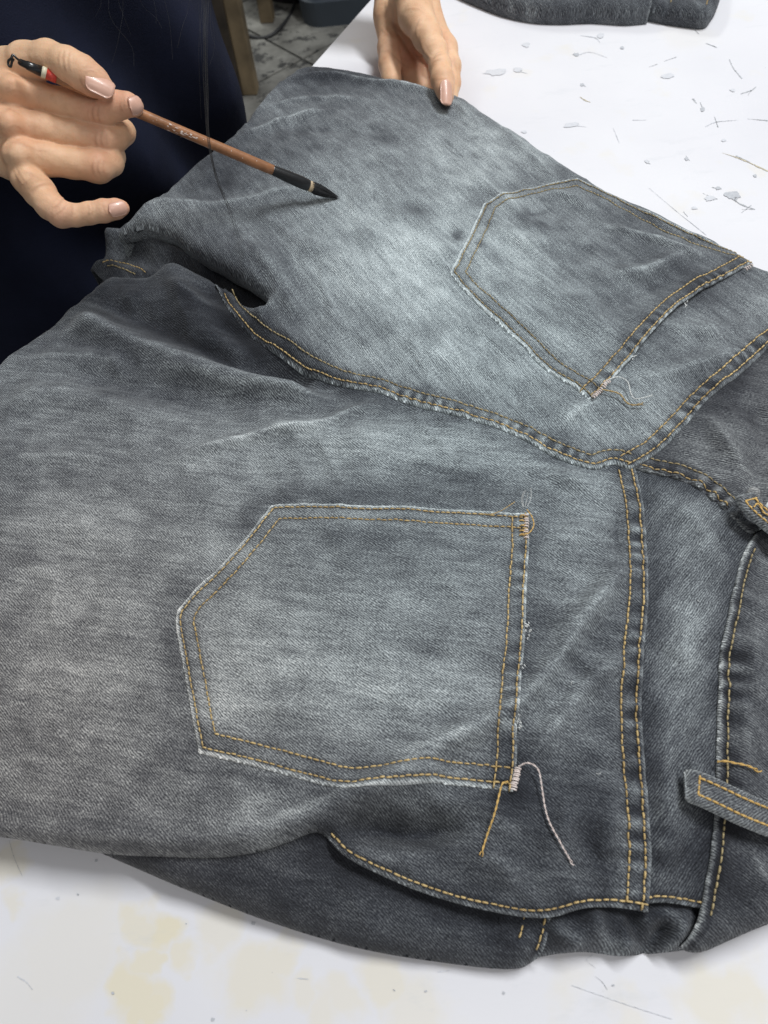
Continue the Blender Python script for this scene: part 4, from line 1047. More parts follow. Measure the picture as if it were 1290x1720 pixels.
#@@BODY
# ------------------------------------------------------------------ signed distance modelling of skin and soft things
class SDF:
    def __init__(s, lo, hi, vox):
        s.lo = np.array(lo, float); s.vox = vox
        s.n = np.ceil((np.array(hi)-s.lo)/vox).astype(int)+1
        s.ax = [s.lo[i]+np.arange(s.n[i])*vox for i in range(3)]
        s.g = np.full(s.n, 1e3, np.float32)
    def sub(s, lo, hi):
        a = np.maximum(0, np.floor((lo-s.lo)/s.vox).astype(int)); b = np.minimum(s.n, np.ceil((hi-s.lo)/s.vox).astype(int)+1)
        return tuple(slice(a[i], max(a[i], b[i])) for i in range(3))
    def cone(s, a, b, r1, r2, k=.002, pad=None, squash=None):
        a = np.array(a, float); b = np.array(b, float); pad = pad or (k*1.5+.004)
        R = max(r1, r2)+pad
        sl = s.sub(np.minimum(a, b)-R, np.maximum(a, b)+R)
        X, Y, Z = np.meshgrid(s.ax[0][sl[0]], s.ax[1][sl[1]], s.ax[2][sl[2]], indexing='ij')
        if X.size == 0: return
        ba = b-a; l2 = ba@ba
        h = np.clip(((X-a[0])*ba[0]+(Y-a[1])*ba[1]+(Z-a[2])*ba[2])/max(l2, 1e-12), 0, 1)
        d = np.sqrt((X-a[0]-h*ba[0])**2+(Y-a[1]-h*ba[1])**2+(Z-a[2]-h*ba[2])**2)-(r1+(r2-r1)*h)
        s.blend(sl, d, k)
    def ell(s, c, axes, k=.002):
        """ellipsoid: axes = 3 vectors"""
        A = np.array(axes, float); R = np.linalg.norm(A, axis=1); ext = np.sqrt((A**2).sum(0))+k*1.5+.004
        sl = s.sub(c-ext, c+ext)
        X, Y, Z = np.meshgrid(s.ax[0][sl[0]], s.ax[1][sl[1]], s.ax[2][sl[2]], indexing='ij')
        if X.size == 0: return
        q = np.stack([X-c[0], Y-c[1], Z-c[2]], -1)
        p = np.stack([(q@A[i])/R[i]**2 for i in range(3)], -1)
        k0 = np.sqrt((p**2).sum(-1)); k1 = np.sqrt(sum((p[..., i]/R[i])**2 for i in range(3)))+1e-9
        s.blend(sl, k0*(k0-1)/k1, k)
    def blend(s, sl, d, k):
        g = s.g[sl]; h = np.clip(.5+.5*(g-d)/k, 0, 1)
        s.g[sl] = np.where(g > 100, d, d*h+g*(1-h)-k*h*(1-h))
    def merge(s, o, k):
        h = np.clip(.5+.5*(s.g-o.g)/k, 0, 1)
        m = (s.g < 100) & (o.g < 100)
        s.g = np.where(m, o.g*h+s.g*(1-h)-k*h*(1-h), np.minimum(s.g, o.g)).astype(np.float32)
    def mesh(s):
        gr = openvdb.FloatGrid(1.0); gr.copyFromArray(np.ascontiguousarray(np.minimum(s.g, 1.0)))
        P, T, Q = gr.convertToPolygons(isovalue=0.0, adaptivity=0.0)
        P = P*s.vox+s.lo
        F = np.vstack([Q, np.c_[T, T[:, 2:]]]) if len(T) else Q
        return P, Q[:, ::-1]

def skin_mat():
    m, nt, b = new_mat('skin')
    b.inputs['Roughness'].default_value = 0.55; b.inputs['Specular IOR Level'].default_value = 0.35
    b.inputs['Subsurface Weight'].default_value = 0.2; b.inputs['Subsurface Radius'].default_value = (1.0, .35, .18); b.inputs['Subsurface Scale'].default_value = 0.0035
    geo = nd(nt, 'ShaderNodeTexCoord')
    n = nd(nt, 'ShaderNodeTexNoise'); n.inputs['Scale'].default_value = 45; n.inputs['Detail'].default_value = 5; nt.links.new(geo.outputs['Object'], n.inputs['Vector'])
    red = nd(nt, 'ShaderNodeAttribute'); red.attribute_name = 'red'
    c = ramp(nt, n.outputs['Fac'], [(0.3, (0.69, 0.40, 0.235)), (0.7, (0.82, 0.545, 0.35))])
    mx = nd(nt, 'ShaderNodeMix'); mx.data_type = 'RGBA'; nt.links.new(mth(nt, 'MULTIPLY', red.outputs['Fac'], .95), mx.inputs[0]); nt.links.new(c, mx.inputs[6]); mx.inputs[7].default_value = (0.62, 0.28, 0.20, 1)
    cr = nd(nt, 'ShaderNodeAttribute'); cr.attribute_name = 'crease'
    mot = nd(nt, 'ShaderNodeTexNoise'); mot.inputs['Scale'].default_value = 130; mot.inputs['Detail'].default_value = 6; mot.inputs['Roughness'].default_value = .7; nt.links.new(geo.outputs['Object'], mot.inputs['Vector'])
    mm = nd(nt, 'ShaderNodeMix'); mm.data_type = 'RGBA'; mm.blend_type = 'MULTIPLY'; mm.inputs[0].default_value = .5; nt.links.new(mx.outputs[2], mm.inputs[6])
    nt.links.new(ramp(nt, mot.outputs['Fac'], [(.3, (.80, .70, .66)), (.5, (1, 1, 1)), (.7, (1.0, .93, .88))]), mm.inputs[7])
    mc = nd(nt, 'ShaderNodeMix'); mc.data_type = 'RGBA'; nt.links.new(mth(nt, 'MULTIPLY', cr.outputs['Fac'], .45), mc.inputs[0]); nt.links.new(mm.outputs[2], mc.inputs[6]); mc.inputs[7].default_value = (0.36, 0.17, 0.10, 1)
    nt.links.new(mc.outputs[2], b.inputs['Base Color'])
    v = nd(nt, 'ShaderNodeTexVoronoi'); v.inputs['Scale'].default_value = 900; nt.links.new(geo.outputs['Object'], v.inputs['Vector'])
    n2 = nd(nt, 'ShaderNodeTexNoise'); n2.inputs['Scale'].default_value = 260; n2.inputs['Detail'].default_value = 5; nt.links.new(geo.outputs['Object'], n2.inputs['Vector'])
    h = mth(nt, 'ADD', mth(nt, 'MULTIPLY', v.outputs['Distance'], .45), mth(nt, 'MULTIPLY', n2.outputs['Fac'], .9))
    bp = nd(nt, 'ShaderNodeBump'); bp.inputs['Strength'].default_value = .35; bp.inputs['Distance'].default_value = .0006
    nt.links.new(h, bp.inputs['Height']); nt.links.new(bp.outputs[0], b.inputs['Normal'])
    return m
SKIN = skin_mat()
NAIL = simple('fingernail', (0.68, 0.40, 0.30), .35, .06, 200, coat=.1)
NAILTIP = simple('nail_edge', (0.82, 0.74, 0.62), .3, .05, 200)

def rz(u, v, D, r=None):            # right-hand close-up pixels -> point
    return dep(u/2.867, v/2.867, D)
def rr_(r, D): return r/2.867*D/FPX
def lz(u, v, D): return dep(600+u/6.45, v/6.45, D)
def lr_(r, D): return r/6.45*D/FPX

creases_skin = []      # (point, axis, radius) rings of wrinkles at joints
reds = []
def chain(S, pts, conv, rc, k=.0015):
    for (u1, v1, D1, r1), (u2, v2, D2, r2) in zip(pts[:-1], pts[1:]):
        S.cone(conv(u1, v1, D1), conv(u2, v2, D2), rc(r1, D1), rc(r2, D2), k)

# ---- right hand
RH = dict(
 thumb=[(60,330,.466,84),(130,300,.459,88),(235,285,.4525,80),(325,312,.4485,77),(395,350,.4505,78),(455,392,.4535,69),(497,424,.4555,50)],
 index=[(50,440,.460,76),(170,465,.4645,74),(300,500,.469,69),(430,532,.4725,76),(500,530,.4695,67),(560,508,.4665,63),(615,506,.4662,54),(648,514,.4668,42)],
 middle=[(60,605,.461,77),(200,625,.467,76),(350,650,.4735,70),(490,670,.4785,78),(550,655,.4830,70),(588,636,.4890,60),(560,640,.500,50)],
 ring=[(110,745,.463,76),(220,765,.469,76),(350,785,.4745,69),(470,800,.4780,76),(525,778,.4840,66),(540,752,.4910,58),(500,740,.500,50)],
 pinky=[(130,850,.468,80),(190,925,.468,74),(240,990,.466,66),(295,1030,.4645,62),(360,1036,.4645,50),(430,1027,.4655,50),(500,1016,.4665,51),(560,1006,.4670,45),(590,1001,.4672,32)])
lo = np.min([rz(-250, 150, .43), rz(700, 1150, .43), rz(-250, 1150, .53), rz(700, 150, .53), rz(-250, 150, .53), rz(700, 1150, .53)], 0)-.01
hi = np.max([rz(-250, 150, .43), rz(700, 1150, .43), rz(-250, 1150, .53), rz(700, 150, .53), rz(-250, 150, .53), rz(700, 1150, .53)], 0)+.01
S = SDF(lo, hi, .0007)
for nm in ('middle', 'ring', 'index'):
    T_ = SDF(lo, hi, .0007); chain(T_, RH[nm], rz, rr_, .0025)
    S.merge(T_, .0010)
T_ = SDF(lo, hi, .0007); chain(T_, RH['pinky'], rz, rr_, .0025); S.merge(T_, .0014)
T_ = SDF(lo, hi, .0007); chain(T_, RH['thumb'], rz, rr_, .003); S.merge(T_, .0012)
Pm = SDF(lo, hi, .0007)
wr = [(-260, 380, .462, 105), (-260, 520, .464, 105), (-260, 640, .470, 90)]
for (a, b_) in (((30,400,.464,88), wr[0]), ((45,560,.465,88), wr[1]), ((85,700,.468,84), wr[1]), ((115,800,.474,88), wr[2]), ((20,340,.468,84), wr[0])):
    Pm.cone(rz(*a[:3]), rz(*b_[:3]), rr_(a[3], a[2]), rr_(b_[3], b_[2]), .008)
Pm.cone(rz(60,520,.480), rz(120,760,.484), .010, .011, .008)
Pm.cone(rz(40,350,.470), rz(60,440,.470), .011, .010, .008)
for (u, v, D, q) in ((50,425,.4525,58), (48,598,.4530,60), (92,748,.4560,58), (135,865,.4600,55)): Pm.cone(rz(u, v, D), rz(u-25, v-4, D+.001), rr_(q, D), rr_(q*.9, D), .005)
S.merge(Pm, .0055)
# knuckle and web details
VR, FR = S.mesh()
wristR = dep(-260/2.867, 510/2.867, .465)

# ---- left hand (palm side towards the camera, pinching the cloth)
lo2 = np.array([.02, .60, -.01]); 
cs = [lz(u, v, D) for u in (-60, 1200) for v in (-420, 1250) for D in (.60, .76)]
lo2 = np.min(cs, 0)-.005; hi2 = np.max(cs, 0)+.005
S2 = SDF(lo2, hi2, .0009)
# fingers behind the thumb, going under the cloth edge
chain(S2, [(760,230,.688,150),(960,520,.682,122),(1010,720,.676,110),(1020,900,.672,95),(1000,1080,.668,85)], lz, lr_, .004)
T_ = SDF(lo2, hi2, .0009)
chain(T_, [(520,420,.716,150),(640,640,.709,125),(740,820,.704,110),(800,980,.703,95)], lz, lr_, .003); S2.merge(T_, .002)
T_ = SDF(lo2, hi2, .0009)
chain(T_, [(420,430,.716,150),(480,640,.708,125),(600,820,.704,112),(700,960,.703,95)], lz, lr_, .003); S2.merge(T_, .002)
T_ = SDF(lo2, hi2, .0009)
chain(T_, [(340,300,.712,118),(345,520,.700,120),(352,700,.692,116),(375,880,.686,108)], lz, lr_, .004); S2.merge(T_, .003)
Pm = SDF(lo2, hi2, .0009)
for a, b_ in (((300,-420,.705,150),(330,180,.708,130)), ((640,-420,.690,190),(560,100,.688,190)), ((330,180,.708,130),(380,480,.716,125)), ((560,100,.690,190),(640,420,.702,150)), ((640,-420,.690,190),(780,250,.682,150))):
    Pm.cone(lz(*a[:3]), lz(*b_[:3]), lr_(a[3], a[2]), lr_(b_[3], b_[2]), .010)
S2.merge(Pm, .006)
T_ = SDF(lo2, hi2, .0009)
chain(T_, [(600,-60,.676,200),(640,180,.664,185),(760,400,.652,150),(850,560,.643,122),(900,720,.634,112),(925,860,.6265,116),(950,970,.6225,92),(970,1060,.6205,62),(977,1095,.620,36)], lz, lr_, .005)
S2.merge(T_, .0022)
VL, FL = S2.mesh()
wristL = lz(480, -420, .703)

# ---- arms, torso, head, legs at coarse resolution, one body
Bc = tpt(-.192, .15)
def bp_(a, n, z): q = tpt(-.192+a, .15+n); return np.array([q[0], q[1], z])
shR, shL = bp_(-.17, -.02, .56), bp_(.17, -.02, .56)
elR = dep(-420, 170, .50); elL = bp_(.30, .10, .27)
SB = SDF(bp_(0, 0, 0)*0+np.array([Bc[0]-.48, Bc[1]-.48, -.76]), np.array([Bc[0]+.48, Bc[1]+.48, .98]), .011)
SB.cone(bp_(0, .015, .10), bp_(0, -.01, .46), .080, .10, .05, .07); SB.cone(bp_(-.06, .01, .08), bp_(-.08, -.01, .46), .070, .08, .04, .07); SB.cone(bp_(.06, .01, .08), bp_(.08, -.01, .46), .070, .08, .04, .07)
SB.cone(shR, shL, .052, .052, .04, .06); SB.cone(bp_(0, -.03, .56), bp_(0, -.07, .68), .05, .05, .03, .05)
SB.ell(bp_(0, -.10, .765), [(.0, .0, .115), tuple(np.r_[ED*.075, 0]), tuple(np.r_[EN*.095, 0])], .03)
SB.cone(shR, elR, .046, .038, .02, .04); SB.cone(shL, elL, .046, .038, .02, .04)
for sx in (-1, 1):
    SB.cone(bp_(.085*sx, .01, .06), bp_(.09*sx, 0, -.32), .085, .058, .04, .06); SB.cone(bp_(.09*sx, 0, -.32), bp_(.095*sx, .03, -.68), .055, .038, .02, .04)
    SB.cone(bp_(.095*sx, .04, -.72), bp_(.10*sx, -.12, -.73), .035, .03, .02, .04)
# nose, brow and ears on the head above the picture
SB.cone(bp_(0, -.19, .775), bp_(0, -.205, .745), .008, .013, .012, .02)
for sx in (-1, 1): SB.ell(bp_(.076*sx, -.095, .765), [(0, 0, .03), tuple(np.r_[EN*.016, 0]), tuple(np.r_[ED*.008, 0])], .008)
VB, FB = SB.mesh()
def forearm(lo_, hi_, el, wr_, rw, r0=.038):
    lo_ = np.minimum(el, wr_)-.06; hi_ = np.maximum(el, wr_)+.06; s = SDF(lo_, hi_, .004)
    m = wr_*.45+el*.55
    s.cone(el, m, r0, r0*.98, .02, .03); s.cone(m, wr_, r0*.98, rw, .02, .03); return s.mesh()
VFR, FFR = forearm(0, 0, elR, wristR, .029); VFL, FFL = forearm(0, 0, elL, wristL, .030)
person = empty('person', (float(Bc[0]), float(Bc[1]), -.75))
tag(person, 'person in a navy apron, one hand painting with a brush, the other pinching the cloth', 'person')
Vb, Fb = join([(VR, FR), (VL, FL), (VFR, FFR), (VFL, FFL), (VB, FB)])
body = mesh_obj('body', Vb, Fb, SKIN, person)
# redness at finger tips and knuckles
red = np.zeros(len(Vb))
for p, r, a in ((rz(497,424,.455), .014, .5), (rz(645,513,.466), .010, .55), (rz(430,540,.464), .011, .3), (rz(495,680,.470), .011, .3), (rz(470,810,.470), .011, .25), (rz(570,1000,.466), .014, .5), (rz(295,1050,.46), .012, .4),
                (lz(950,1000,.615), .014, .35), (lz(700,560,.69), .02, .45), (lz(420,650,.70), .02, .3), (rz(60,440,.452), .014, .15), (rz(60,620,.452), .014, .2)):
    red += a*np.exp(-(np.linalg.norm(Vb-p, axis=1)/r)**2)
set_attr(body, 'red', np.clip(red, 0, 1)); set_attr(body, 'crease', np.zeros(len(Vb)))
m = body.modifiers.new('smooth', 'SMOOTH'); m.factor = .4; m.iterations = 1

def skin_lines(V, conv, lines, depthc, flo, fhi):
    dv = V-CPOS; Dz = dv@CR[2]; u = CX+FPX*(dv@CR[0])/Dz; v = CY-FPX*(dv@CR[1])/Dz
    uu, vv = conv(u, v); P = np.c_[uu, vv]; out = np.zeros(len(V))
    for pts, a, w in lines:
        L = catmull(np.array(pts, float), 6.0)
        d, s_, g = pdist(P, L, w*3); m = (d < w*3) & (Dz > flo) & (Dz < fhi)
        tot = np.linalg.norm(np.diff(L, axis=0), axis=1).sum(); e = np.clip(np.minimum(s_[m], tot-s_[m])/(.25*tot), 0, 1)
        out[m] += a*np.exp(-(d[m]/w)**2)*e
    return out
def vnormals(o):
    n = np.zeros(len(o.data.vertices)*3, np.float32); o.data.vertices.foreach_get('normal', n); return n.reshape(-1, 3).astype(float)
RL = [([(455,505),(448,540),(460,590)],.9,6), ([(480,500),(474,545),(484,596)],.8,5), ([(432,520),(424,550),(434,590)],.5,5), ([(590,470),(584,505),(592,545)],.6,5), ([(604,462),(600,490),(604,520)],.5,4),
      ([(470,632),(462,670),(474,715)],.9,6), ([(494,628),(488,668),(498,712)],.8,5), ([(516,630),(512,660),(520,702)],.5,5), ([(455,762),(448,800),(460,850)],.8,6), ([(478,760),(472,800),(484,846)],.7,5), ([(500,760),(496,790),(504,836)],.4,4),
      ([(296,235),(286,280),(296,340)],.7,6), ([(318,232),(310,285),(322,350)],.9,6), ([(342,240),(334,290),(344,352)],.6,5), ([(392,352),(398,400),(430,446)],.9,6), ([(404,345),(440,338),(470,352)],.5,5),
      ([(250,1000),(285,985),(310,940)],.7,6), ([(262,1035),(300,1010),(330,980)],.6,5), ([(340,972),(350,1000),(345,1040)],.5,5), ([(425,978),(432,1000),(428,1040)],.7,5), ([(440,974),(447,1000),(443,1036)],.5,4),
      ([(500,968),(505,1000),(520,1040)],.4,5), ([(0,560),(60,520),(140,525),(210,560)],.35,10), ([(20,690),(90,690),(180,720),(250,722)],.5,8), ([(60,840),(130,830),(200,862),(300,872)],.4,8),
      ([(150,920),(190,890),(260,885)],.6,8), ([(60,800),(90,860),(120,900)],.5,5), ([(75,790),(108,850),(140,890)],.4,5), ([(90,900),(120,880),(150,850)],.35,4), ([(0,330),(60,360),(150,380),(240,395)],.5,9),
      ([(30,450),(70,430),(110,440)],.3,6), ([(30,620),(70,600),(110,620)],.3,6), ([(140,245),(150,290),(140,320)],.3,6)]
LLn = [([(380,-20),(390,130),(420,330),(520,520),(640,680),(780,760)],1.1,22), ([(700,180),(650,280),(640,350),(650,420)],.8,14), ([(690,400),(700,500),(760,600),(820,650)],1.2,18), ([(620,600),(680,620),(740,610)],.9,12),
       ([(820,640),(870,600),(930,590)],.8,9), ([(810,680),(860,650),(930,640)],.7,8), ([(845,600),(880,570),(930,560)],.5,8), ([(250,280),(330,380),(420,420)],.7,14), ([(230,560),(330,560),(420,640),(560,740)],.8,14),
       ([(870,860),(920,850),(1000,850)],.5,9), ([(1040,560),(1060,700),(1090,820)],.5,12), ([(500,100),(640,90),(760,160)],.35,10), ([(930,850),(925,960),(955,1080)],.8,7), ([(300,0),(320,100),(300,200)],.5,12)]
cm = np.zeros(len(Vb))
nR = len(VR); nL = len(VL)
cm[:nR] = skin_lines(VR, lambda u, v: (u*2.867, v*2.867), RL, 0, .425, .478)
cm[nR:nR+nL] = skin_lines(VL, lambda u, v: ((u-600)*6.45, v*6.45), LLn, 0, .59, .725)
Nb = vnormals(body)
# veins, tendons and small unevenness
una = .00022*np.sin(Vb[:, 0]*520+3*np.sin(Vb[:, 1]*310))*np.sin(Vb[:, 1]*430+Vb[:, 2]*390)+.00025*np.sin(Vb[:, 2]*250+Vb[:, 0]*180)
sc_ = np.where(np.arange(len(Vb)) < nR+nL, 1, 0)
Vn = Vb-Nb*(cm*.00055)[:, None]+Nb*(una*sc_*np.where((np.arange(len(Vb)) >= nR), .3, .5))[:, None]
body.data.vertices.foreach_set('co', Vn.astype(np.float32).ravel()); body.data.update()
body.data.attributes['crease'].data.foreach_set('value', np.clip(cm, 0, 1.2).astype(np.float32))

def nail(base, tip, toward, halfw, R, parent, mat=NAIL, tipmat=None, lift=.0):
    """curved nail plate from base to tip; toward = outward normal"""
    ax = tip-base; L = np.linalg.norm(ax); ax /= L
    n = toward-ax*(toward@ax); n /= np.linalg.norm(n); s = np.cross(ax, n)
    V = []; nu, nv = 13, 11
    phi = math.asin(min(.98, halfw/R))
    for top in (1, 0):
        for i in range(nu):
            t = i/(nu-1); w = math.sqrt(max(0, 1-(2*max(0, .28-t)/.56)**2))*(1-.14*max(0, (t-.72)/.28)**2)
            if t > .8: w *= math.sqrt(max(.12, 1-((t-.8)/.24)**2))
            for j in range(nv):
                x = (2*j/(nv-1)-1)*phi*w
                p = base+ax*L*t+s*R*math.sin(x)+n*(R*(math.cos(x)-1)-.0012*(2*t-1)**2*.6+lift+(.0001 if top else -.0008))
                V.append(p)
    F = []
    q = nu*nv
    for i in range(nu-1):
        for j in range(nv-1):
            a = i*nv+j; F.append((a, a+1, a+nv+1, a+nv)); F.append((q+a, q+a+nv, q+a+nv+1, q+a+1))
    for i in range(nu-1):
        for j in (0, nv-1): a = i*nv+j; F.append((a, a+nv, q+a+nv, q+a))
    for j in range(nv-1):
        for i in (0, nu-1): a = i*nv+j; F.append((a, a+1, q+a+1, q+a))
    return mesh_obj('fingernail', V, np.array(F), mat, parent)
cdir = lambda P: (CPOS-P)/np.linalg.norm(CPOS-P)
b0, t0 = rz(412,362,.4425), rz(552,430,.4500)
nrm = cdir(b0)+.55*CR[1]; nail(b0, t0, nrm, .0060, .0076, body)
b0, t0 = rz(632,520,.4590), rz(690,502,.4640); nail(b0, t0, cdir(b0)-.2*CR[1]+.5*CR[0], .0052, .0064, body)
b0, t0 = rz(528,1018,.4585), rz(612,996,.4632); nail(b0, t0, cdir(b0)-.1*CR[1], .0042, .0054, body)
b0, t0 = lz(975,850,.6125), lz(978,1128,.6125); nail(b0, t0, cdir(b0)+.35*CR[0], .0052, .0068, body)

# clothes: navy apron over a navy shirt
NAVY = simple('navy_cloth', (0.0075, 0.0100, 0.025), .85, .35, 14, .5, 900, spec=.2)
GREYNAVY = simple('grey_navy_cloth', (0.010, 0.013, 0.022), .85, .3, 10, .5, 900, spec=.2)
HAIR = simple('black_hair', (0.008, 0.007, 0.007), .5, .2, 100)
def cloth_sdf(fn, lo_, hi_, vox):
    s = SDF(lo_, hi_, vox); fn(s)
    X, Y, Z = np.meshgrid(*s.ax, indexing='ij')
    a = (X-Bc[0])*ED[0]+(Y-Bc[1])*ED[1]
    s.g = s.g+(.011*np.sin(a*48+5*np.sin(Z*6))*np.clip((.35-Z)*1.5, 0, 1)+.007*np.sin(Z*26+a*24+2*np.sin(a*14))).astype(np.float32)
    return s.mesh()
def f_apron(s):
    for t in (-1, 0, 1):
        s.cone(bp_(.08*t, .01, .46), bp_(.075*t, .01, .05), .112, .105, .05, .09)
        s.cone(bp_(.075*t, .01, .05), bp_(.095*t, .02, -.42), .105, .11, .05, .09)
def f_shirt(s):
    s.cone(bp_(-.05, 0, .40), bp_(.05, 0, .40), .125, .125, .05, .08); s.cone(bp_(-.09, -.01, .50), bp_(.09, -.01, .50), .085, .085, .05, .08)
    s.cone(shR, shL, .068, .068, .04, .06)
    s.cone(shR, shR*.06+elR*.94, .064, .058, .03, .05); s.cone(shL, shL*.06+elL*.94, .064, .058, .03, .05)
lo_ = np.array([Bc[0]-.42, Bc[1]-.42, -.6]); hi_ = np.array([Bc[0]+.42, Bc[1]+.42, .68])
V_, F_ = cloth_sdf(f_apron, lo_, hi_, .009); ap = mesh_obj('apron', V_, F_, NAVY, person); ap.modifiers.new('smooth', 'SMOOTH').iterations = 2
lo_[2] = .2; V_, F_ = cloth_sdf(f_shirt, lo_, hi_, .009); mesh_obj('shirt', V_, F_, GREYNAVY, person)
def f_trs(s):
    for sx in (-1, 1): s.cone(bp_(.085*sx, .01, .0), bp_(.09*sx, 0, -.32), .10, .072, .03, .06); s.cone(bp_(.09*sx, 0, -.32), bp_(.095*sx, .03, -.66), .072, .058, .03, .06)
lo_[2] = -.74; hi_[2] = .15; V_, F_ = cloth_sdf(f_trs, lo_, hi_, .012); mesh_obj('trousers', V_, F_, NAVY, person)
# hair: cap on the head and long strands falling into the picture
s = SDF(bp_(0, 0, .5)-.3, bp_(0, 0, .8)+.3, .009)
s.ell(bp_(0, -.075, .785), [(.0, .0, .12), tuple(np.r_[ED*.088, 0]), tuple(np.r_[EN*.098, 0])], .02); s.cone(bp_(.04, -.03, .76), bp_(.05, .0, .58), .06, .04, .03, .05); s.cone(bp_(-.04, -.03, .76), bp_(-.05, .0, .58), .06, .04, .03, .05)
V_, F_ = s.mesh(); hair = mesh_obj('hair', V_, F_, HAIR, person)
root = bp_(.06, -.14, .70)
def strand(pts, r, D0=.40, name='hair_strand'):
    P = np.array([dep(u, v, D) for (u, v, D) in pts]); P = np.vstack([root+rng.normal(0, .012, 3), P])
    P = catmull(P, .004); n = len(P)
    return tube(P, r*np.linspace(1, .45, n), 4)
parts = []
for k in range(13):
    du = rng.normal(0, 3.6); e = rng.uniform(.75, 1.0)
    pts = [(338+du*1.8, -40, .42), (342+du*1.5, 60, .42), (345+du, 150, .425), (350+du*.7, 240, .43), (364+du*.5, 300, .435), (384+du*.5, 350, .44), (402+du, 400, .445)]
    n = max(3, int(round(e*len(pts)))); parts.append(strand([(u+rng.normal(0, 1.2), v, D) for u, v, D in pts[:n]], .00012))
for pts in ([(190,-30,.45),(205,20,.45),(220,58,.455)], [(180,-30,.45),(186,30,.45),(222,80,.455),(225,112,.455)], [(230,-30,.46),(240,10,.46),(262,30,.46),(272,48,.46)], [(250,-30,.46),(262,20,.46),(262,40,.46)],
            [(205,-20,.45),(200,60,.45),(188,106,.45)], [(350,-20,.43),(356,60,.43),(380,120,.44),(405,158,.45)], [(318,-20,.43),(305,50,.43),(298,80,.43)], [(348,-20,.42),(360,80,.43),(352,110,.43)],
            [(160,-30,.45),(170,5,.45),(160,28,.45)], [(270,-30,.45),(285,40,.45),(290,100,.45)], [(330,-20,.43),(334,100,.43),(338,200,.44)]):
    parts.append(strand(pts, .00011))
V_, F_ = join(parts); mesh_obj('hair_strand', V_, F_, HAIR, person, kind='stuff')['label'] = 'long dark strands hanging in front of the apron'

# ------------------------------------------------------------------ brush
tipL = px2xy([(567, 334)], smooth=False, hf=leg_up.height)[0]
tip = np.array([tipL[0], tipL[1], float(leg_up.height(tipL[None])[0])+.0008])
tD = float((tip-CPOS)@CR[2])
endp = dep(16, 97, .4365)
ax = tip-endp; BL = np.linalg.norm(ax); ax = ax/BL
def along(px):     # distance from the handle end to the point that appears at column px
    lo_, hi_ = 0.0, BL
    for _ in range(40):
        mid = (lo_+hi_)/2; q = endp+ax*mid-CPOS; u = CX+FPX*(q@CR[0])/(q@CR[2])
        if u < px: lo_ = mid
        else: hi_ = mid
    return lo_
brush = empty('paintbrush', tuple(endp))
tag(brush, 'brown bamboo-handled paintbrush with a black tip held over the jeans', 'paintbrush')
def lathe(prof, mat, name, sides=20, lab=None):
    a = np.cross(ax, [0, 0, 1.0]); a /= np.linalg.norm(a); b_ = np.cross(a, ax); V = []; F = []
    th = np.arange(sides)/sides*2*np.pi
    for (s_, r) in prof: V.append(endp+ax*s_+r*(np.cos(th)[:, None]*a+np.sin(th)[:, None]*b_))
    n = len(prof)
    for i in range(n-1):
        for k in range(sides): F.append((i*sides+k, i*sides+(k+1) % sides, (i+1)*sides+(k+1) % sides, (i+1)*sides+k))
    F = [tuple(f) for f in F]+[tuple(range(sides))[::-1], tuple((n-1)*sides+k for k in range(sides))]
    o = mesh_obj(name, np.vstack(V), F, mat, brush)
    if lab: o['label'] = lab
    return o
BAMBOO = simple('bamboo_handle', (0.33, 0.145, 0.062), .32, .30, 90, .15, 300, coat=.4)
BLACKP = simple('black_lacquer', (0.010, 0.010, 0.011), .28, .3, 60, .1, 200, coat=.3)
s1, s2, s3 = along(70), along(78), along(95)
sf, sg, st = along(458), along(518), BL
r_h = .0031
lathe([(.0045, .0012), (.0055, .0019), (.009, .0022), (.0095, .0025), (s1, r_h)], BLACKP, 'end_cap')
lathe([(s1, r_h+.0001), (s2, r_h+.0002)], simple('ivory_ring', (.75, .68, .5), .4, .1), 'collar', lab='ivory ring')
lathe([(s2, r_h+.0001), (s3, r_h+.0001)], simple('red_ring', (.62, .06, .04), .4, .3, 400), 'collar', lab='red ring')
hp = [(s3, r_h)]; 
for i in range(1, 30): t = i/30; hp.append((s3+(sf-s3)*t, r_h+.00012*math.sin(t*9)+.00035*t))
lathe(hp+[(sf, r_h+.0004)], BAMBOO, 'handle')
lathe([(sf-.001, .0033), (sf+.0005, .0034), (sf+(sg-sf)*.4, .0040), (sf+(sg-sf)*.8, .0043), (sg, .0040), (sg+.0006, .0034)], BLACKP, 'ferrule')
lathe([(sg+.0002, .0034), (sg+.0015, .0037), (sg+.0032, .0036), (sg+.004, .003)], simple('cream_glue', (.50, .38, .24), .6, .5, 500), 'collar', lab='worn cream glue ring')
BRI = simple('black_bristles', (0.022, 0.022, 0.024), .5, .5, 400, .5, 2000)
bl = st-sg
core = lathe([(sg+.002, .0032), (sg+bl*.25, .0036), (sg+bl*.5, .0029), (sg+bl*.75, .0016), (sg+bl*.92, .0006), (st, .00015)], BRI, 'bristle_tuft')
parts = []; a_ = np.cross(ax, [0, 0, 1.0]); a_ /= np.linalg.norm(a_); b_ = np.cross(a_, ax)
for k in range(70):
    th = rng.uniform(0, 6.28); e = rng.uniform(.75, 1.0); d_ = math.cos(th)*a_+math.sin(th)*b_
    pts = [endp+ax*(sg+.002+bl*t*e)+d_*(r*rng.uniform(.95, 1.12)) for t, r in ((0, .0033), (.25, .0038), (.5, .0031), (.75, .0019), (.97, .0005))]
    parts.append(tube(catmull(np.array(pts), .003), .00013, 3))
V_, F_ = join(parts); mesh_obj('bristle', V_, F_, BRI, core, kind='stuff')
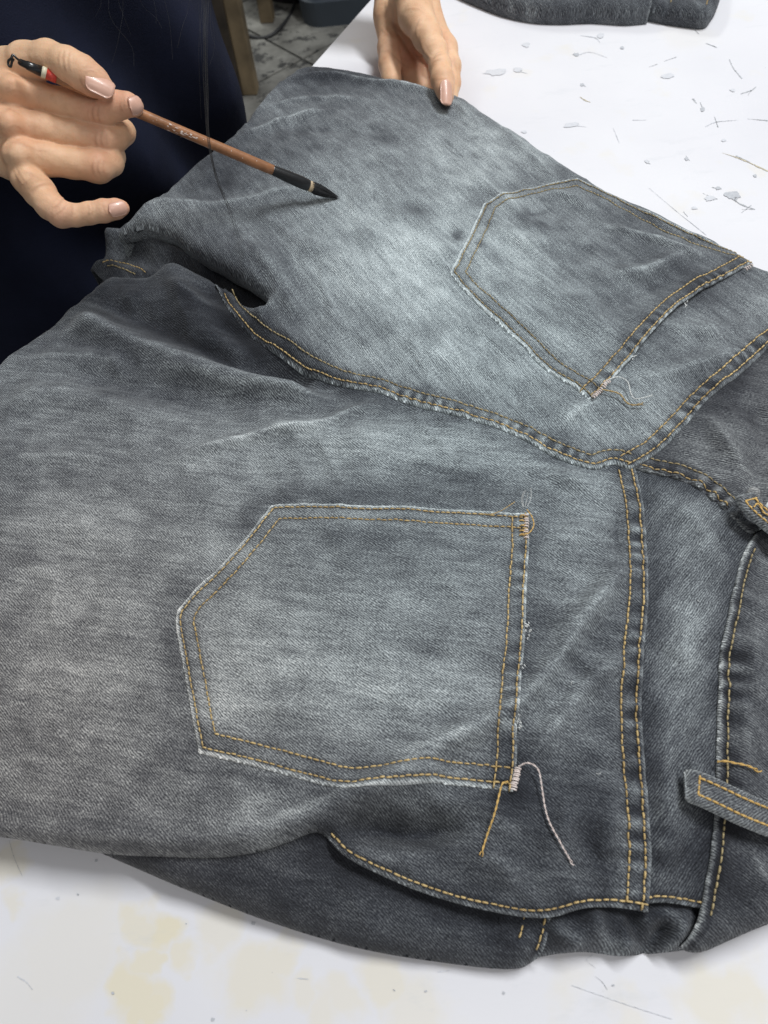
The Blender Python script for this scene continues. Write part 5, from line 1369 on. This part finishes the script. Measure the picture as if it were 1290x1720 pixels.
# cord tied to the end
cord = np.array([dep(u, v, D) for u, v, D in ((36, 104, .4375), (28, 98, .435), (22, 92, .434), (19, 98, .434), (14, 103, .435), (15, 111, .436), (18, 112, .436), (20, 104, .435), (23, 99, .434))])
Vc, Fc = tube(catmull(cord, .0008), .0007, 6); mesh_obj('hanging_cord', Vc, Fc, BLACKP, brush)
# chipped pale paint flakes on the handle
PAINT = simple('pale_paint_chip', (.75, .62, .55), .5, .2, 400); parts = []
for k in range(34):
    big = k < 20
    s_ = along(rng.uniform(278, 330) if big else rng.uniform(255, 450)); side = cdir(endp+ax*s_); n_ = side-ax*(side@ax); n_ /= np.linalg.norm(n_); w_ = np.cross(ax, n_)
    ang = rng.normal(.15 if big else 0.1, .45); rr = r_h+.00045
    c = lambda da, dr: endp+ax*(s_+dr)+(n_*math.cos(ang+da)+w_*math.sin(ang+da))*rr
    L_ = rng.uniform(.0006, .0022) if big else .00035; W_ = rng.uniform(.05, .16) if big else .08
    m_ = 7; V_ = [c(0, 0)]+[c(W_*math.sin(q)*rng.uniform(.5, 1.2), L_*math.cos(q)*rng.uniform(.5, 1.2)) for q in np.arange(m_)/m_*6.283]
    parts.append((np.array(V_), np.array([(0, 1+i, 1+(i+1) % m_) for i in range(m_)])))
V_, F_ = join(parts); mesh_obj('paint_chip', V_, F_, PAINT, brush, smooth=False, kind='stuff')
#@@END BODY

# ------------------------------------------------------------------ floor and things behind
def floor_mat():
    m, nt, b = new_mat('stained_floor_tile'); b.inputs['Roughness'].default_value = .55
    g = nd(nt, 'ShaderNodeNewGeometry')
    n = nd(nt, 'ShaderNodeTexNoise'); n.inputs['Scale'].default_value = 9; n.inputs['Detail'].default_value = 8; n.inputs['Roughness'].default_value = .65; nt.links.new(g.outputs['Position'], n.inputs['Vector'])
    c = ramp(nt, n.outputs['Fac'], [(0.32, (0.09, 0.087, 0.078)), (0.5, (0.21, 0.203, 0.183)), (0.7, (0.34, 0.33, 0.30))])
    n2 = nd(nt, 'ShaderNodeTexNoise'); n2.inputs['Scale'].default_value = 20; n2.inputs['Detail'].default_value = 7; n2.inputs['Roughness'].default_value = .7; n2.inputs['Distortion'].default_value = .1; nt.links.new(g.outputs['Position'], n2.inputs['Vector'])
    mr = nd(nt, 'ShaderNodeMapRange'); nt.links.new(n2.outputs['Fac'], mr.inputs[0]); mr.inputs[1].default_value = .535; mr.inputs[2].default_value = .59; mr.inputs[4].default_value = .88
    mx = nd(nt, 'ShaderNodeMix'); mx.data_type = 'RGBA'; nt.links.new(mr.outputs[0], mx.inputs[0]); nt.links.new(c, mx.inputs[6]); mx.inputs[7].default_value = (.035, .035, .035, 1)
    nt.links.new(mx.outputs[2], b.inputs['Base Color']); return m
FLOOR = floor_mat()
FZ = -.75
fl = empty('floor', (0, 2, FZ)); tag(fl, kind='structure')
V, F = box(-6, 6, -4, 9, FZ-.05, FZ-.006); mesh_obj('grout', V, F, simple('grout', (.07, .07, .065), .9, .3), fl, smooth=False)
fa = R_(38); ts = .42; c0 = np.array([-.1, 2.3]); me_ = None
for i in range(-5, 8):
    for j in range(-5, 8):
        x = (i+.5)*ts; y = (j+.5)*ts
        cx_ = c0[0]+x*math.cos(fa)-y*math.sin(fa); cy_ = c0[1]+x*math.sin(fa)+y*math.cos(fa)
        if me_ is None:
            h = ts/2-.004; V, F = box(-h, h, -h, h, -.02, 0)
            o = mesh_obj('tile', V, F, FLOOR, fl, smooth=False); bevel(o, .002); me_ = o; o.matrix_parent_inverse = Matrix.Translation((0, -2, -FZ))
        else:
            o = me_.copy(); COL.objects.link(o); o.parent = fl; o.matrix_parent_inverse = Matrix.Translation((0, -2, -FZ))
        o.location = (cx_, cy_, FZ+rng.uniform(-.0008, .0008)); o.rotation_euler = (0, 0, fa)

def obox(name, c, half, ang, z0, z1, mat, parent, bev=.004):
    ca, sa = math.cos(ang), math.sin(ang)
    P = [(c[0]+x*half[0]*ca-y*half[1]*sa, c[1]+x*half[0]*sa+y*half[1]*ca) for x, y in ((-1, -1), (1, -1), (1, 1), (-1, 1))]
    V = [(p[0], p[1], z) for z in (z0, z1) for p in P]
    F = [(3, 2, 1, 0), (4, 5, 6, 7), (0, 1, 5, 4), (1, 2, 6, 5), (2, 3, 7, 6), (3, 0, 4, 7)]
    return bevel(mesh_obj(name, V, F, mat, parent, smooth=False), bev)
WOOD = simple('worn_wood', (0.17, 0.125, 0.072), .6, .55, 12, .4, 90)
WOODW = simple('whitened_wood', (0.42, 0.38, 0.30), .7, .6, 16, .4, 60)
DARKW = simple('dark_stained_wood', (0.035, 0.026, 0.018), .6, .4, 20, .3, 90)
foot = at(422, 154, FZ)
bench = empty('wooden_stool', (float(foot[0])-.2, float(foot[1])+.15, FZ)); tag(bench, 'worn wooden stool with a paint-splashed leg standing on the stained tile floor', 'stool')
ba = R_(-8)
hw = .021
for (dx, dy) in ((0, 0), (-.45, .05), (.05, .4), (-.40, .45)):
    c = (foot[0]+dx, foot[1]+dy)
    obox('leg', c, (hw, hw), ba, FZ, .04 if True else 0, WOOD, bench)
    if dx == 0: obox('leg_face', (c[0]-hw-.0195, c[1]-.001), (.020, hw+.001), ba, FZ, .04, DARKW, bench)
obox('rail', (foot[0]-.22, foot[1]+.012), (.19, .012), ba, -.335, -.275, DARKW, bench)
obox('rail', (foot[0]+.025, foot[1]+.2), (.012, .17), ba, -.335, -.275, DARKW, bench)
obox('seat', (foot[0]-.2, foot[1]+.22), (.30, .30), ba, .041, .075, WOOD, bench)
# blue-grey tub: round-cornered box with a foot rim
def rounded(c, hx, hy, r, n=6):
    P = []
    for sx, sy, a0 in ((1, 1, 0), (-1, 1, 90), (-1, -1, 180), (1, -1, 270)):
        for k in range(n+1):
            a = R_(a0+90*k/n); P.append((c[0]+sx*(hx-r)+r*math.cos(a), c[1]+sy*(hy-r)+r*math.sin(a)))
    return P
def loft(name, rings, mat, parent, cap=True):
    V = []; F = []; n = len(rings[0][0])
    for P, z in rings: V += [(p[0], p[1], z) for p in P]
    for i in range(len(rings)-1):
        for k in range(n): F.append((i*n+k, i*n+(k+1) % n, (i+1)*n+(k+1) % n, (i+1)*n+k))
    if cap: F.append(tuple(range(n))[::-1]); F.append(tuple((len(rings)-1)*n+k for k in range(n)))
    return mesh_obj(name, V, F, mat, parent, smooth=False)
TUB = simple('blue_grey_plastic', (0.105, 0.135, 0.175), .45, .15, 8); TUBD = simple('dark_blue_grey_plastic', (0.05, 0.062, 0.078), .5, .15, 8)
bc = at(590, 48, FZ); bcx, bcy = float(bc[0])+.05, float(bc[1])+.22
tub = empty('plastic_bin', (bcx, bcy, FZ)); tag(tub, 'blue-grey plastic bin with a darker foot standing on the floor behind the table corner', 'bin')
loft('foot_rim', [(rounded((bcx, bcy), .195, .195, .06), FZ), (rounded((bcx, bcy), .2, .2, .06), FZ+.07), (rounded((bcx, bcy), .19, .19, .06), FZ+.075)], TUBD, tub)
loft('bin_wall', [(rounded((bcx, bcy), .188, .188, .06), FZ+.076), (rounded((bcx, bcy), .22, .22, .06), FZ+.50), (rounded((bcx, bcy), .24, .24, .06), FZ+.505), (rounded((bcx, bcy), .24, .24, .06), FZ+.53), (rounded((bcx, bcy), .215, .215, .05), FZ+.53), (rounded((bcx, bcy), .18, .18, .05), FZ+.10)], TUB, tub)
bk = at(512, 6, FZ); k_ = empty('black_basin', (float(bk[0]), float(bk[1])+.16, FZ)); tag(k_, 'round black basin on the floor between the stool and the bin', 'basin')
def circ(c, r, n=28): return [(c[0]+r*math.cos(t), c[1]+r*math.sin(t)) for t in np.arange(n)/n*2*math.pi]
kc = (float(bk[0]), float(bk[1])+.16)
loft('basin_wall', [(circ(kc, .16), FZ), (circ(kc, .21), FZ+.14), (circ(kc, .225), FZ+.15), (circ(kc, .20), FZ+.15), (circ(kc, .15), FZ+.02)], simple('black_plastic', (.012, .012, .013), .4, .2), k_)
loft('rim', [(circ(kc, .228), FZ+.151), (circ(kc, .228), FZ+.16), (circ(kc, .20), FZ+.16), (circ(kc, .20), FZ+.151)], simple('black_plastic_rim', (.02, .02, .022), .35, .2), k_)
# coil of cable and crumpled clear film near the stool
cb = at(440, 22, FZ); P = [(cb[0]+.10*math.cos(t)*(1+.15*math.sin(3*t)), cb[1]+.16*math.sin(t), FZ+.006+.004*math.sin(5*t)) for t in np.linspace(0, 11, 90)]
V_, F_ = tube(np.array(P), .005, 6); tag(mesh_obj('cable', V_, F_, simple('black_cable', (.03, .03, .032), .5, .2)), 'thin black cable coiled on the floor beside the stool leg', 'cable')
